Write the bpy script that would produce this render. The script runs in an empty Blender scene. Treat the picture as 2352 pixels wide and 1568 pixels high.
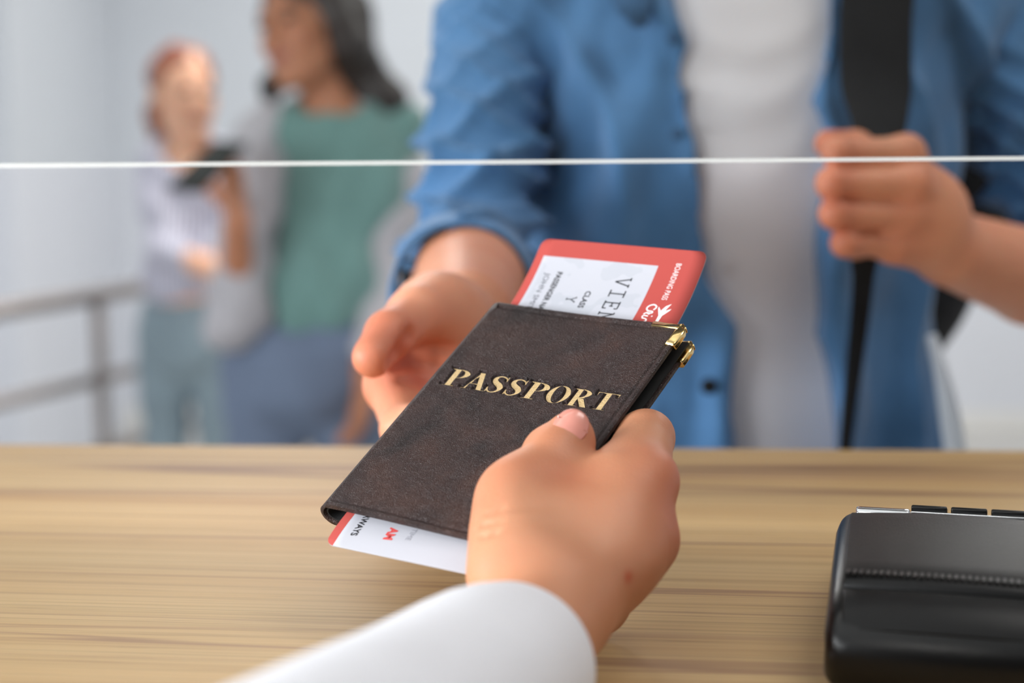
import bpy, bmesh, math, random
import numpy as np
from mathutils import Vector, Matrix

# ------------------------------------------------------------------ camera / world / light
FPX, CX, CY = 3920.0, 1176.0, 784.0            # 60 mm lens on 36 mm, frame 2352 x 1568
ZC = 1.338
PITCH = math.atan((784 - 300) / FPX); YAW = math.radians(4.7); ROLL = math.radians(-0.5)
def _rz(a): c, s = math.cos(a), math.sin(a); return np.array([[c, -s, 0], [s, c, 0], [0, 0, 1.]])
def _rx(a): c, s = math.cos(a), math.sin(a); return np.array([[1., 0, 0], [0, c, -s], [0, s, c]])
def _ry(a): c, s = math.cos(a), math.sin(a); return np.array([[c, 0, s], [0, 1., 0], [-s, 0, c]])
RC = _rz(YAW) @ _rx(math.pi / 2 - PITCH) @ _rz(ROLL)
OC = np.array([0, 0, ZC])
FR = _rz(YAW)                                   # level frame of the viewer: x right, y away
def P3(x, y, d):                                # photo pixel + distance -> place in the room
    return RC @ np.array([(x - CX) / FPX * d, -(y - CY) / FPX * d, -d]) + OC

sc = bpy.context.scene
cam = bpy.data.objects.new('camera', bpy.data.cameras.new('camera'))
sc.collection.objects.link(cam); sc.camera = cam
cam.data.lens = 60; cam.data.sensor_width = 36; cam.data.clip_start = 0.02
mw = Matrix([list(RC[i]) + [OC[i]] for i in range(3)] + [[0, 0, 0, 1]])
cam.matrix_world = mw
cam.data.dof.use_dof = True; cam.data.dof.focus_distance = 0.712; cam.data.dof.aperture_fstop = 4.8
cam.data.dof.aperture_blades = 0

w = bpy.data.worlds.new('world'); sc.world = w; w.use_nodes = True
w.node_tree.nodes['Background'].inputs[0].default_value = (0.86, 0.92, 1.0, 1)
w.node_tree.nodes['Background'].inputs[1].default_value = 0.45
vs = sc.view_settings
vs.view_transform = 'Standard'; vs.look = 'None'; vs.gamma = 1.0; vs.exposure = 0.16
vs.use_curve_mapping = False
sc.cycles.max_bounces = 8; sc.cycles.diffuse_bounces = 3; sc.cycles.glossy_bounces = 3
sc.cycles.caustics_reflective = False; sc.cycles.caustics_refractive = False

def area(name, loc, target, sx, sy, power, col):
    l = bpy.data.lights.new(name, 'AREA'); l.shape = 'RECTANGLE'; l.size = sx; l.size_y = sy
    l.energy = power; l.color = col
    o = bpy.data.objects.new(name, l); sc.collection.objects.link(o)
    o.location = loc
    o.rotation_euler = (Vector(target) - Vector(loc)).to_track_quat('-Z', 'Y').to_euler()
    return o
area('window_daylight', (-2.45, -0.3, 1.48), (0.2, 1.1, 1.25), 2.8, 1.35, 150, (0.93, 0.97, 1.0))
LAMPS = [(-0.7, 1.25), (-0.9, -2.2), (-0.9, 4.4), (1.3, 4.4), (-0.9, 6.4), (1.3, 6.4), (1.0, 0.8)]  # unseen panels; staff-side, back-wall and terminal ones added as fill, first for sheen
LPOW = [1, 5, 29, 23, 10, 9, 5]
for (lx, ly), lp in zip(LAMPS, LPOW):
    area('unseen_ceiling_lamp', (lx, ly, 2.82), (lx, ly, 0), 1.15, 0.55, lp, (1.0, 0.97, 0.93))

# ------------------------------------------------------------------ materials
def lin(r, g, b):
    f = lambda c: (c / 255 / 12.92) if c / 255 <= 0.04045 else ((c / 255 + 0.055) / 1.055) ** 2.4
    return (f(r), f(g), f(b), 1)
MATS = {}
def mat(name, col, rough=0.6, var=0.0, vscale=8.0, bump=0.0, bscale=200.0, metal=0.0, sss=0.0, sheen=0.0,
        spec=0.5, coat=0.0, stretch=(1, 1, 1), col2=None):
    if name in MATS: return MATS[name]
    m = bpy.data.materials.new(name); m.use_nodes = True; MATS[name] = m
    nt = m.node_tree; b = nt.nodes['Principled BSDF']
    b.inputs['Roughness'].default_value = rough; b.inputs['Metallic'].default_value = metal
    b.inputs['Specular IOR Level'].default_value = spec
    b.inputs['Coat Weight'].default_value = coat
    b.inputs['Sheen Weight'].default_value = sheen
    if sss:
        b.inputs['Subsurface Weight'].default_value = sss
        b.inputs['Subsurface Radius'].default_value = (0.008, 0.003, 0.0015)
        b.inputs['Subsurface Scale'].default_value = 1.0
    tc = nt.nodes.new('ShaderNodeTexCoord'); mp = nt.nodes.new('ShaderNodeMapping')
    mp.inputs['Scale'].default_value = stretch
    nt.links.new(tc.outputs['Object'], mp.inputs[0])
    n = nt.nodes.new('ShaderNodeTexNoise'); n.inputs['Scale'].default_value = vscale; n.inputs['Detail'].default_value = 5
    nt.links.new(mp.outputs[0], n.inputs['Vector'])
    mix = nt.nodes.new('ShaderNodeMix'); mix.data_type = 'RGBA'
    c2 = col2 if col2 else tuple(max(0, c * (1 - var)) for c in col[:3]) + (1,)
    mix.inputs[6].default_value = c2; mix.inputs[7].default_value = tuple(min(1, c * (1 + (0 if col2 else var))) for c in col[:3]) + (1,)
    rp = nt.nodes.new('ShaderNodeMapRange'); rp.inputs[1].default_value = 0.3; rp.inputs[2].default_value = 0.7
    nt.links.new(n.outputs[0], rp.inputs[0]); nt.links.new(rp.outputs[0], mix.inputs[0])
    nt.links.new(mix.outputs[2], b.inputs['Base Color'])
    if bump:
        n2 = nt.nodes.new('ShaderNodeTexNoise'); n2.inputs['Scale'].default_value = bscale; n2.inputs['Detail'].default_value = 3
        nt.links.new(mp.outputs[0], n2.inputs['Vector'])
        bp = nt.nodes.new('ShaderNodeBump'); bp.inputs['Strength'].default_value = bump; bp.inputs['Distance'].default_value = 0.001
        nt.links.new(n2.outputs[0], bp.inputs['Height']); nt.links.new(bp.outputs[0], b.inputs['Normal'])
    return m

M_WALL = mat('wall_paint', lin(222, 226, 234), 0.9, 0.015, 1.2, 0.05, 300)
M_FLOOR = mat('floor_vinyl', lin(196, 195, 192), 0.5, 0.04, 3)
M_CEIL = mat('ceiling_paint', lin(235, 235, 233), 0.95, 0.01, 2)
M_STEEL = mat('brushed_steel', lin(150, 143, 140), 0.42, 0.08, 30, metal=0.85)
M_DENIM = mat('blue_denim', lin(76, 124, 172), 0.85, 0.13, 22, 0.35, 900, sheen=0.25)
M_DENIM_D = mat('denim_seam', lin(62, 100, 140), 0.85, 0.1, 60)
M_TSHIRT = mat('white_jersey', lin(236, 234, 240), 0.9, 0.02, 20, 0.2, 900)
M_BLACK = mat('black_nylon', lin(24, 24, 26), 0.8, 0.15, 60, 0.4, 1200, spec=.25)
M_JEANS = mat('blue_jeans', lin(110, 124, 148), 0.9, 0.14, 9, 0.3, 700)
M_JEANS_P = mat('pale_jeans', lin(140, 158, 168), 0.9, 0.12, 9, 0.3, 700)
M_TEAL = mat('teal_cotton', lin(110, 148, 144), 0.85, 0.06, 14, 0.2, 700, sheen=0.2)
M_CARD = mat('grey_knit', lin(186, 184, 190), 0.95, 0.06, 30, 0.4, 500)
M_HAIR_D = mat('dark_brown_hair', lin(27, 21, 20), 0.5, 0.3, 60, 0.5, 300, stretch=(1, 1, 0.08), col2=lin(46, 33, 27))
M_HAIR_R = mat('auburn_hair', lin(160, 84, 52), 0.5, 0.3, 60, 0.5, 300, stretch=(1, 1, 0.1), col2=lin(104, 56, 44))
M_DARK = mat('dark_brown_eye', lin(50, 34, 28), 0.3)
M_LIP = mat('rose_lips', lin(164, 92, 82), 0.5, 0.05)
M_SHOE = mat('white_leather', lin(215, 213, 210), 0.6, 0.03)
M_SHOE_B = mat('black_leather', lin(30, 28, 27), 0.45, 0.1)

def skin(name, col, colred, fine=1.0):
    m = bpy.data.materials.new(name); m.use_nodes = True; nt = m.node_tree; b = nt.nodes['Principled BSDF']
    tc = nt.nodes.new('ShaderNodeTexCoord')
    n = nt.nodes.new('ShaderNodeTexNoise'); n.inputs['Scale'].default_value = 28; n.inputs['Detail'].default_value = 4
    nt.links.new(tc.outputs['Object'], n.inputs['Vector'])
    at = nt.nodes.new('ShaderNodeAttribute'); at.attribute_name = 'flush'
    ad = nt.nodes.new('ShaderNodeMath'); ad.operation = 'MULTIPLY_ADD'; ad.inputs[1].default_value = 0.55; ad.use_clamp = True
    sb = nt.nodes.new('ShaderNodeMath'); sb.operation = 'ADD'; sb.inputs[1].default_value = -0.25
    nt.links.new(n.outputs[0], sb.inputs[0])
    nt.links.new(sb.outputs[0], ad.inputs[0]); nt.links.new(at.outputs['Fac'], ad.inputs[2])
    mix = nt.nodes.new('ShaderNodeMix'); mix.data_type = 'RGBA'
    mix.inputs[6].default_value = col; mix.inputs[7].default_value = colred
    nt.links.new(ad.outputs[0], mix.inputs[0]); nt.links.new(mix.outputs[2], b.inputs['Base Color'])
    b.inputs['Roughness'].default_value = 0.48; b.inputs['Specular IOR Level'].default_value = 0.4
    b.inputs['Subsurface Weight'].default_value = 0.25
    b.inputs['Subsurface Radius'].default_value = (0.006, 0.0022, 0.0012); b.inputs['Subsurface Scale'].default_value = 1.0
    v = nt.nodes.new('ShaderNodeTexVoronoi'); v.inputs['Scale'].default_value = 900 * fine
    nt.links.new(tc.outputs['Object'], v.inputs['Vector'])
    n3 = nt.nodes.new('ShaderNodeTexNoise'); n3.inputs['Scale'].default_value = 160 * fine; n3.inputs['Detail'].default_value = 3
    nt.links.new(tc.outputs['Object'], n3.inputs['Vector'])
    am = nt.nodes.new('ShaderNodeMath'); am.operation = 'MULTIPLY_ADD'; am.inputs[1].default_value = 0.35
    nt.links.new(v.outputs['Distance'], am.inputs[0]); nt.links.new(n3.outputs[0], am.inputs[2])
    bp = nt.nodes.new('ShaderNodeBump'); bp.inputs['Strength'].default_value = 0.25; bp.inputs['Distance'].default_value = 0.0006
    nt.links.new(am.outputs[0], bp.inputs['Height']); nt.links.new(bp.outputs[0], b.inputs['Normal'])
    return m
S_AGENT = skin('warm_light_skin', lin(206, 147, 112), lin(190, 98, 66))
S_MAN = skin('light_tan_skin', lin(226, 160, 126), lin(200, 98, 72))
S_TEAL = skin('olive_skin', lin(190, 132, 100), lin(168, 92, 66), 0.5)
S_RED = skin('fair_skin', lin(238, 188, 158), lin(222, 140, 112), 0.5)

# ------------------------------------------------------------------ object helpers
COL = sc.collection
def finish(o, parent=None, label=None, cat=None, group=None, kind=None):
    COL.objects.link(o)
    if parent is not None: o.parent = parent
    if label: o['label'] = label
    if cat: o['category'] = cat
    if group: o['group'] = group
    if kind: o['kind'] = kind
    return o
def mesh_obj(name, V, F, m=None, parent=None, smooth=False, **k):
    me = bpy.data.meshes.new(name)
    me.from_pydata([tuple(map(float, v)) for v in V], [], [tuple(map(int, f)) for f in F])
    if m: me.materials.append(m)
    if smooth: me.polygons.foreach_set('use_smooth', [True] * len(me.polygons))
    me.update()
    return finish(bpy.data.objects.new(name, me), parent, **k)
def empty(name, loc, **k):
    o = bpy.data.objects.new(name, None); o.empty_display_size = 0.05; o.location = loc
    return finish(o, **k)
def adopt(child, root):                          # keep world place under a moved Empty
    child.parent = root
    child.matrix_parent_inverse = Matrix.Translation(-Vector(root.location))
    return child
def box_mesh(lo, hi):
    x0, y0, z0 = lo; x1, y1, z1 = hi
    V = [(x0, y0, z0), (x1, y0, z0), (x1, y1, z0), (x0, y1, z0), (x0, y0, z1), (x1, y0, z1), (x1, y1, z1), (x0, y1, z1)]
    F = [(0, 3, 2, 1), (4, 5, 6, 7), (0, 1, 5, 4), (1, 2, 6, 5), (2, 3, 7, 6), (3, 0, 4, 7)]
    return V, F
def box(name, lo, hi, m, parent=None, bevel=0.0, **k):
    V, F = box_mesh(lo, hi)
    o = mesh_obj(name, V, F, m, None, **k)
    if parent is not None: adopt(o, parent)
    if bevel:
        b = o.modifiers.new('bevel', 'BEVEL'); b.width = bevel; b.segments = 3
    return o
def tube_mesh(pts, rad, n=20, cap=True, flat=None, sq=1.0):
    """round tube through pts; rad per point, or (ra, rb) with a flat normal"""
    pts = [np.array(p, float) for p in pts]; V = []; F = []
    for i, p in enumerate(pts):
        t = pts[min(i + 1, len(pts) - 1)] - pts[max(i - 1, 0)]; t /= np.linalg.norm(t)
        up = np.array(flat, float) if flat is not None else (np.array([0, 0, 1.]) if abs(t[2]) < 0.9 else np.array([0, 1., 0]))
        a = np.cross(t, up); a /= np.linalg.norm(a); b = np.cross(a, t)
        r = rad[i] if isinstance(rad, (list, tuple)) and not isinstance(rad[0], float) or isinstance(rad, list) else rad
        ra, rb = (r, r) if np.isscalar(r) else r
        for j in range(n):
            th = 2 * math.pi * j / n
            cs, sn = math.cos(th), math.sin(th)
            V.append(p + a * math.copysign(abs(cs) ** sq, cs) * ra + b * math.copysign(abs(sn) ** sq, sn) * rb)
    for i in range(len(pts) - 1):
        for j in range(n):
            k = (j + 1) % n
            F.append((i * n + j, i * n + k, (i + 1) * n + k, (i + 1) * n + j))
    if cap:
        F.append(tuple(range(n - 1, -1, -1))); F.append(tuple((len(pts) - 1) * n + j for j in range(n)))
    return V, F
def tube(name, pts, rad, m, parent=None, n=20, flat=None, **k):
    V, F = tube_mesh(pts, rad, n, True, flat)
    o = mesh_obj(name, V, F, m, None, True, **k)
    if parent is not None: adopt(o, parent)
    return o
def spline(pts, n=8):
    pts = [np.array(p, float) for p in pts]; out = []
    for i in range(len(pts) - 1):
        p0 = pts[max(i - 1, 0)]; p1 = pts[i]; p2 = pts[i + 1]; p3 = pts[min(i + 2, len(pts) - 1)]
        for j in range(n):
            t = j / n
            out.append(0.5 * ((2 * p1) + (p2 - p0) * t + (2 * p0 - 5 * p1 + 4 * p2 - p3) * t * t + (3 * p1 - p0 - 3 * p2 + p3) * t ** 3))
    out.append(pts[-1]); return out

# ---- implicit bodies: blended round cones and ellipsoids, meshed with surface nets
BIG = 0.2
class Vol:
    def __init__(s, lo, hi, h):
        s.h = h; s.lo = np.array(lo, float); n = np.ceil((np.array(hi) - s.lo) / h).astype(int) + 1
        s.n = n; s.ax = [s.lo[i] + h * np.arange(n[i]) for i in range(3)]
        s.d = np.full(tuple(n), BIG, np.float32)
    def like(s):
        o = Vol.__new__(Vol); o.h = s.h; o.lo = s.lo; o.n = s.n; o.ax = s.ax
        o.d = np.full(tuple(s.n), BIG, np.float32); return o
    def sl(s, lo, hi):
        a = np.clip(np.floor((lo - s.lo) / s.h).astype(int), 0, s.n); b = np.clip(np.ceil((hi - s.lo) / s.h).astype(int) + 1, 0, s.n)
        S = tuple(slice(a[i], b[i]) for i in range(3))
        return S, (s.ax[0][S[0]][:, None, None], s.ax[1][S[1]][None, :, None], s.ax[2][S[2]][None, None, :])
    def mixin(s, S, v, k):
        a = s.d[S]
        if a.size == 0: return
        if k > 0:
            hh = np.maximum(k - np.abs(a - v), 0) / k
            s.d[S] = np.minimum(a, v) - hh * hh * k * 0.25
        else: s.d[S] = np.minimum(a, v)
    def rc(s, a, b, r1, r2, k=0.01, flat=None):
        a = np.array(a, float); b = np.array(b, float); R = max(r1, r2) + k + 3 * s.h
        S, (X, Y, Z) = s.sl(np.minimum(a, b) - R, np.maximum(a, b) + R)
        ab = b - a; L2 = max(ab @ ab, 1e-12)
        px, py, pz = X - a[0], Y - a[1], Z - a[2]
        t = np.clip((px * ab[0] + py * ab[1] + pz * ab[2]) / L2, 0, 1)
        qx, qy, qz = px - t * ab[0], py - t * ab[1], pz - t * ab[2]
        if flat is not None:
            n, f = flat; n = np.array(n, float) / np.linalg.norm(n)
            q = qx * n[0] + qy * n[1] + qz * n[2]
            qx, qy, qz = qx + (f - 1) * q * n[0], qy + (f - 1) * q * n[1], qz + (f - 1) * q * n[2]
        s.mixin(S, (np.sqrt(qx * qx + qy * qy + qz * qz) - (r1 + (r2 - r1) * t)).astype(np.float32), k); return s
    def chain(s, pts, rs, k=0.006, flat=None):
        for i in range(len(pts) - 1): s.rc(pts[i], pts[i + 1], rs[i], rs[i + 1], k, flat)
        return s
    def elld(s, c, r, R, m):
        c = np.array(c, float); r = np.array(r, float); R = np.eye(3) if R is None else R
        S, (X, Y, Z) = s.sl(c - r.max() - m, c + r.max() + m)
        px, py, pz = X - c[0], Y - c[1], Z - c[2]
        q = [px * R[0, i] + py * R[1, i] + pz * R[2, i] for i in range(3)]
        k0 = np.sqrt(sum((q[i] / r[i]) ** 2 for i in range(3))); k1 = np.sqrt(sum((q[i] / r[i] ** 2) ** 2 for i in range(3)))
        return S, (k0 * (k0 - 1) / np.maximum(k1, 1e-9)).astype(np.float32)
    def ell(s, c, r, R=None, k=0.01):
        S, d = s.elld(c, r, R, k + 3 * s.h); s.mixin(S, d, k); return s
    def cut_ell(s, c, r, R=None, k=0.006):
        S, d = s.elld(c, r, R, k + 3 * s.h); v = -d; a = s.d[S]
        if a.size:
            hh = np.maximum(k - np.abs(a - v), 0) / max(k, 1e-6); s.d[S] = np.maximum(a, v) + hh * hh * k * 0.25
        return s
    def cut_rc(s, a, b, r, depthk=0.003):
        t = s.like(); t.rc(a, b, r, r, 0.0); v = -t.d; k = depthk
        hh = np.maximum(k - np.abs(s.d - v), 0) / k; s.d = np.maximum(s.d, v) + hh * hh * k * 0.25; return s
    def cut_local(s, a, b, r, k):
        R_ = r + k + 3 * s.h; S, (X, Y, Z) = s.sl(np.minimum(a, b) - R_, np.maximum(a, b) + R_); ab = b - a; L2 = max(ab @ ab, 1e-12)
        px, py, pz = X - a[0], Y - a[1], Z - a[2]; t = np.clip((px * ab[0] + py * ab[1] + pz * ab[2]) / L2, 0, 1)
        v = r - np.sqrt((px - t * ab[0]) ** 2 + (py - t * ab[1]) ** 2 + (pz - t * ab[2]) ** 2); c = s.d[S]
        hh = np.maximum(k - np.abs(c - v), 0) / k; s.d[S] = np.maximum(c, v) + hh * hh * k * 0.25
    def union(s, o, k):
        s.mixin((slice(None),) * 3, o.d, k); return s
    def field(s, fn):                      # s.d = fn(d, X, Y, Z)
        s.d = fn(s.d, s.ax[0][:, None, None], s.ax[1][None, :, None], s.ax[2][None, None, :]).astype(np.float32); return s
    def mesh(s, smooth=2):
        d = s.d; I = d < 0; n = np.array(d.shape)
        off = [(i, j, k) for i in (0, 1) for j in (0, 1) for k in (0, 1)]
        v = lambda A, o: A[o[0]:n[0] - 1 + o[0], o[1]:n[1] - 1 + o[1], o[2]:n[2] - 1 + o[2]]
        cnt = sum(v(I, o).astype(np.int8) for o in off); mask = (cnt > 0) & (cnt < 8)
        ids = np.full(mask.shape, -1, np.int64); ids[mask] = np.arange(mask.sum())
        cv = {o: v(d, o)[mask] for o in off}
        base = np.argwhere(mask).astype(float); acc = np.zeros((len(base), 3)); c = np.zeros(len(base))
        for o in off:
            for a in range(3):
                if o[a] == 0:
                    p = list(o); p[a] = 1; p = tuple(p); A, B = cv[o], cv[p]; x = (A < 0) != (B < 0)
                    t = np.where(x, A / np.where(x, A - B, 1), 0); q = np.array(o, float)[None].repeat(len(base), 0); q[:, a] += t
                    acc += q * x[:, None]; c += x
        V = s.lo + (base + acc / c[:, None]) * s.h
        F = []
        for a in range(3):
            b, e = (a + 1) % 3, (a + 2) % 3
            A = np.moveaxis(I, (a, b, e), (0, 1, 2)); X = np.moveaxis(ids, (a, b, e), (0, 1, 2))
            ch = A[:-1, 1:-1, 1:-1] != A[1:, 1:-1, 1:-1]; w_ = np.argwhere(ch); i, j, k = w_.T
            q = np.stack([X[i, j, k], X[i, j + 1, k], X[i, j + 1, k + 1], X[i, j, k + 1]], 1)
            inside = A[:-1, 1:-1, 1:-1][ch]; q[~inside] = q[~inside][:, ::-1]; F.append(q)
        F = np.concatenate(F); F = F[(F >= 0).all(1)]
        E_ = np.concatenate([F[:, [0, 1]], F[:, [1, 2]], F[:, [2, 3]], F[:, [3, 0]]])
        for it in range(smooth):
            for lam in (0.5, -0.52):
                sm = np.zeros_like(V); cc = np.bincount(E_[:, 0], minlength=len(V)) + np.bincount(E_[:, 1], minlength=len(V))
                for ax in range(3):
                    sm[:, ax] = np.bincount(E_[:, 0], V[E_[:, 1], ax], len(V)) + np.bincount(E_[:, 1], V[E_[:, 0], ax], len(V))
                V = V + lam * (sm / np.maximum(cc, 1)[:, None] - V)
        return V, F
def normals(V, F):
    n = np.cross(V[F[:, 2]] - V[F[:, 0]], V[F[:, 3]] - V[F[:, 1]]); N = np.zeros_like(V)
    for a in range(3):
        for c in range(4): N[:, a] += np.bincount(F[:, c], n[:, a], len(V))
    return N / np.maximum(np.linalg.norm(N, axis=1), 1e-12)[:, None]
def join(*ms):
    Vs, Fs, o = [], [], 0
    for V, F in ms: Vs.append(V); Fs.append(F + o); o += len(V)
    return np.concatenate(Vs), np.concatenate(Fs)
def org(name, VF, m, parent=None, disp=None, flush=None, **k):
    V, F = VF
    if disp is not None: V = V + normals(V, F) * disp(V)[:, None]
    me = bpy.data.meshes.new(name)
    me.vertices.add(len(V)); me.vertices.foreach_set('co', V.astype(np.float32).ravel())
    me.loops.add(len(F) * 4); me.loops.foreach_set('vertex_index', F.astype(np.int32).ravel())
    me.polygons.add(len(F)); me.polygons.foreach_set('loop_start', np.arange(0, len(F) * 4, 4, dtype=np.int32))
    me.polygons.foreach_set('loop_total', np.full(len(F), 4, np.int32))
    me.polygons.foreach_set('use_smooth', np.ones(len(F), bool))
    me.update(calc_edges=True); me.validate()
    me.materials.append(m)
    if flush is not None:
        at = me.attributes.new('flush', 'FLOAT', 'POINT')
        f = np.zeros(len(V))
        for c, r, s_ in flush: f += s_ * np.exp(-(((V - np.array(c)) ** 2).sum(1)) / (r * r))
        at.data.foreach_set('value', np.clip(f, 0, 1).astype(np.float32))
    o = bpy.data.objects.new(name, me); finish(o, parent, **k)
    return o
def waves(V, dirs, amp, seed=0):                 # sums of slanted waves: cloth folds
    r = np.random.RandomState(seed); o = np.zeros(len(V))
    for (kx, ky, kz, a) in dirs:
        ph = r.uniform(0, 6.28); warp = 0.9 * np.sin(V @ r.normal(0, 9, 3) + r.uniform(0, 6))
        s = np.sin(V @ np.array([kx, ky, kz]) + ph + warp); o += a * np.sign(s) * np.abs(s) ** 1.3
    return o * amp

# ------------------------------------------------------------------ the room
CT = 1.138                                        # counter top height
X0, X1, Y0, Y1, H = -2.6, 3.4, -3.0, 7.6, 2.9
def structure(name, lo, hi, m, **k): return box(name, lo, hi, m, kind='structure', **k)
structure('floor', (X0 - .1, Y0 - .1, -0.1), (X1 + .1, Y1 + .1, 0), M_FLOOR)
structure('ceiling', (X0 - .1, Y0 - .1, H), (X1 + .1, Y1 + .1, H + .1), M_CEIL)
structure('wall_back', (X0 - .1, Y1, 0), (X1 + .1, Y1 + .1, H), M_WALL)
structure('wall_right', (X1, Y0, 0), (X1 + .1, Y1, H), M_WALL)
structure('wall_front', (X0 - .1, Y0 - .1, 0), (X1 + .1, Y0, H), mat('charcoal_paint', lin(70, 72, 74), .9, .05, 2))
V, F = [], []
def addbox(lo, hi):
    v, f = box_mesh(lo, hi); n = len(V); V.extend(v); F.extend([tuple(i + n for i in q) for q in f])
WY0, WY1, WZ0, WZ1 = -1.75, 1.15, 0.75, 2.25         # window opening in the left wall
addbox((X0 - .1, Y0, 0), (X0, WY0, H)); addbox((X0 - .1, WY1, 0), (X0, Y1, H))
addbox((X0 - .1, WY0, 0), (X0, WY1, WZ0)); addbox((X0 - .1, WY0, WZ1), (X0, WY1, H))
mesh_obj('wall_left', V, F, M_WALL, kind='structure')
M_FRAME = mat('white_frame', lin(232, 232, 230), 0.5)
M_GLASS = bpy.data.materials.new('clear_glass'); M_GLASS.use_nodes = True
nt = M_GLASS.node_tree; nt.nodes.clear()
_o = nt.nodes.new('ShaderNodeOutputMaterial'); _t = nt.nodes.new('ShaderNodeBsdfTransparent'); _g = nt.nodes.new('ShaderNodeBsdfGlossy')
_t.inputs[0].default_value = (0.975, 0.985, 0.98, 1); _g.inputs['Roughness'].default_value = 0.02
_f = nt.nodes.new('ShaderNodeFresnel'); _f.inputs[0].default_value = 1.5
_m = nt.nodes.new('ShaderNodeMixShader')
nt.links.new(_f.outputs[0], _m.inputs[0]); nt.links.new(_t.outputs[0], _m.inputs[1]); nt.links.new(_g.outputs[0], _m.inputs[2]); nt.links.new(_m.outputs[0], _o.inputs[0])
wn = empty('window_1', (X0 - .05, (WY0 + WY1) / 2, WZ0), kind='structure', label='tall white framed window in the wall left of the counter')
for lo, hi in (((X0 - .08, WY0, WZ0), (X0 - .02, WY0 + .06, WZ1)), ((X0 - .08, WY1 - .06, WZ0), (X0 - .02, WY1, WZ1)),
               ((X0 - .08, WY0 + .06, WZ0), (X0 - .02, WY1 - .06, WZ0 + .06)), ((X0 - .08, WY0 + .06, WZ1 - .06), (X0 - .02, WY1 - .06, WZ1)),
               ((X0 - .08, -.33, WZ0 + .06), (X0 - .02, -.27, WZ1 - .06))):
    box('window_frame', lo, hi, M_FRAME, wn)
box('pane', (X0 - .055, WY0 + .06, WZ0 + .06), (X0 - .045, -.33, WZ1 - .06), M_GLASS, wn)
box('pane', (X0 - .055, -.27, WZ0 + .06), (X0 - .045, WY1 - .06, WZ1 - .06), M_GLASS, wn)
structure('baseboard_back', (X0, Y1 - .015, 0), (X1, Y1, .09), M_FRAME)
# shallow pilaster that closes the view at the far left
q = P3(0, 600, 6.6)
structure('trim_1', (q[0] - .9, q[1] - .1, 0), (q[0] + .1, Y1, H), M_WALL)
M_EMIT = bpy.data.materials.new('lamp_diffuser'); M_EMIT.use_nodes = True
M_EMIT.node_tree.nodes['Principled BSDF'].inputs['Emission Color'].default_value = (1, .97, .93, 1)
M_EMIT.node_tree.nodes['Principled BSDF'].inputs['Emission Strength'].default_value = 3.0
LN = ['set above the counter for a sheen on the holder', 'added at the rear of the staff side as front fill', 'over the waiting women on the left', 'over the waiting area on the right',
      'added to brighten the back wall on the left', 'added to brighten the back wall on the right', 'added above the payment terminal to brighten the counter']
for i, (lx, ly) in enumerate(LAMPS):
    r = empty('unseen_ceiling_light', (lx, ly, H), label='flat rectangular ceiling light panel ' + LN[i], cat='ceiling light', group='ceiling light panels')
    for lo, hi in (((lx - .62, ly - .32, H - .06), (lx + .62, ly - .29, H)), ((lx - .62, ly + .29, H - .06), (lx + .62, ly + .32, H)),
                   ((lx - .62, ly - .29, H - .06), (lx - .59, ly + .29, H)), ((lx + .59, ly - .29, H - .06), (lx + .62, ly + .29, H))):
        box('frame', lo, hi, M_FRAME, r)
    box('diffuser', (lx - .59, ly - .29, H - .04), (lx + .59, ly + .29, H - .03), M_EMIT, r)

# ------------------------------------------------------------------ counter
M_WOOD = bpy.data.materials.new('pale_wood_grain'); M_WOOD.use_nodes = True
nt = M_WOOD.node_tree; b = nt.nodes['Principled BSDF']
tc = nt.nodes.new('ShaderNodeTexCoord'); mp = nt.nodes.new('ShaderNodeMapping'); mp.inputs['Rotation'].default_value = (0, 0, math.radians(2.4))
nt.links.new(tc.outputs['Object'], mp.inputs[0])
def wnoise(sx, sy, scale, detail, dist=0.0, off=0.0):
    m2 = nt.nodes.new('ShaderNodeMapping'); m2.inputs['Scale'].default_value = (sx, sy, 1); m2.inputs['Location'].default_value = (off, off * 1.7, off)
    nt.links.new(mp.outputs[0], m2.inputs[0])
    n = nt.nodes.new('ShaderNodeTexNoise'); n.inputs['Scale'].default_value = scale; n.inputs['Detail'].default_value = detail; n.inputs['Distortion'].default_value = dist
    nt.links.new(m2.outputs[0], n.inputs['Vector']); return n.outputs[0]
def ramp(src, stops):
    r = nt.nodes.new('ShaderNodeValToRGB'); nt.links.new(src, r.inputs[0])
    e = r.color_ramp.elements
    while len(e) < len(stops): e.new(0.5)
    for i, (p, c) in enumerate(stops): e[i].position = p; e[i].color = c
    return r.outputs[0]
def mixc(a, bb, fac, mode='MIX'):
    m3 = nt.nodes.new('ShaderNodeMix'); m3.data_type = 'RGBA'; m3.blend_type = mode
    if isinstance(fac, float): m3.inputs[0].default_value = fac
    else: nt.links.new(fac, m3.inputs[0])
    nt.links.new(a, m3.inputs[6])
    if isinstance(bb, tuple): m3.inputs[7].default_value = bb
    else: nt.links.new(bb, m3.inputs[7])
    return m3.outputs[2]
band = ramp(wnoise(0.5, 17, 1.0, 2, 0.2, 3.1), [(0.28, lin(184, 144, 96)), (0.42, lin(193, 159, 111)), (0.58, lin(197, 167, 120)), (0.75, lin(189, 159, 114))])
mid = ramp(wnoise(1.3, 90, 1.0, 3, 0.3, 9.2), [(0.30, lin(174, 140, 97)), (0.45, lin(193, 161, 114)), (0.7, lin(201, 171, 126))])
c = mixc(band, mid, 0.45)
fine = ramp(wnoise(5, 700, 1.0, 4, 0.1, 1.3), [(0.3, (0.72, 0.70, 0.68, 1)), (0.5, (1, 1, 1, 1)), (0.75, (1.06, 1.05, 1.04, 1))])
c = mixc(c, fine, 0.85, 'MULTIPLY')
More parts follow.
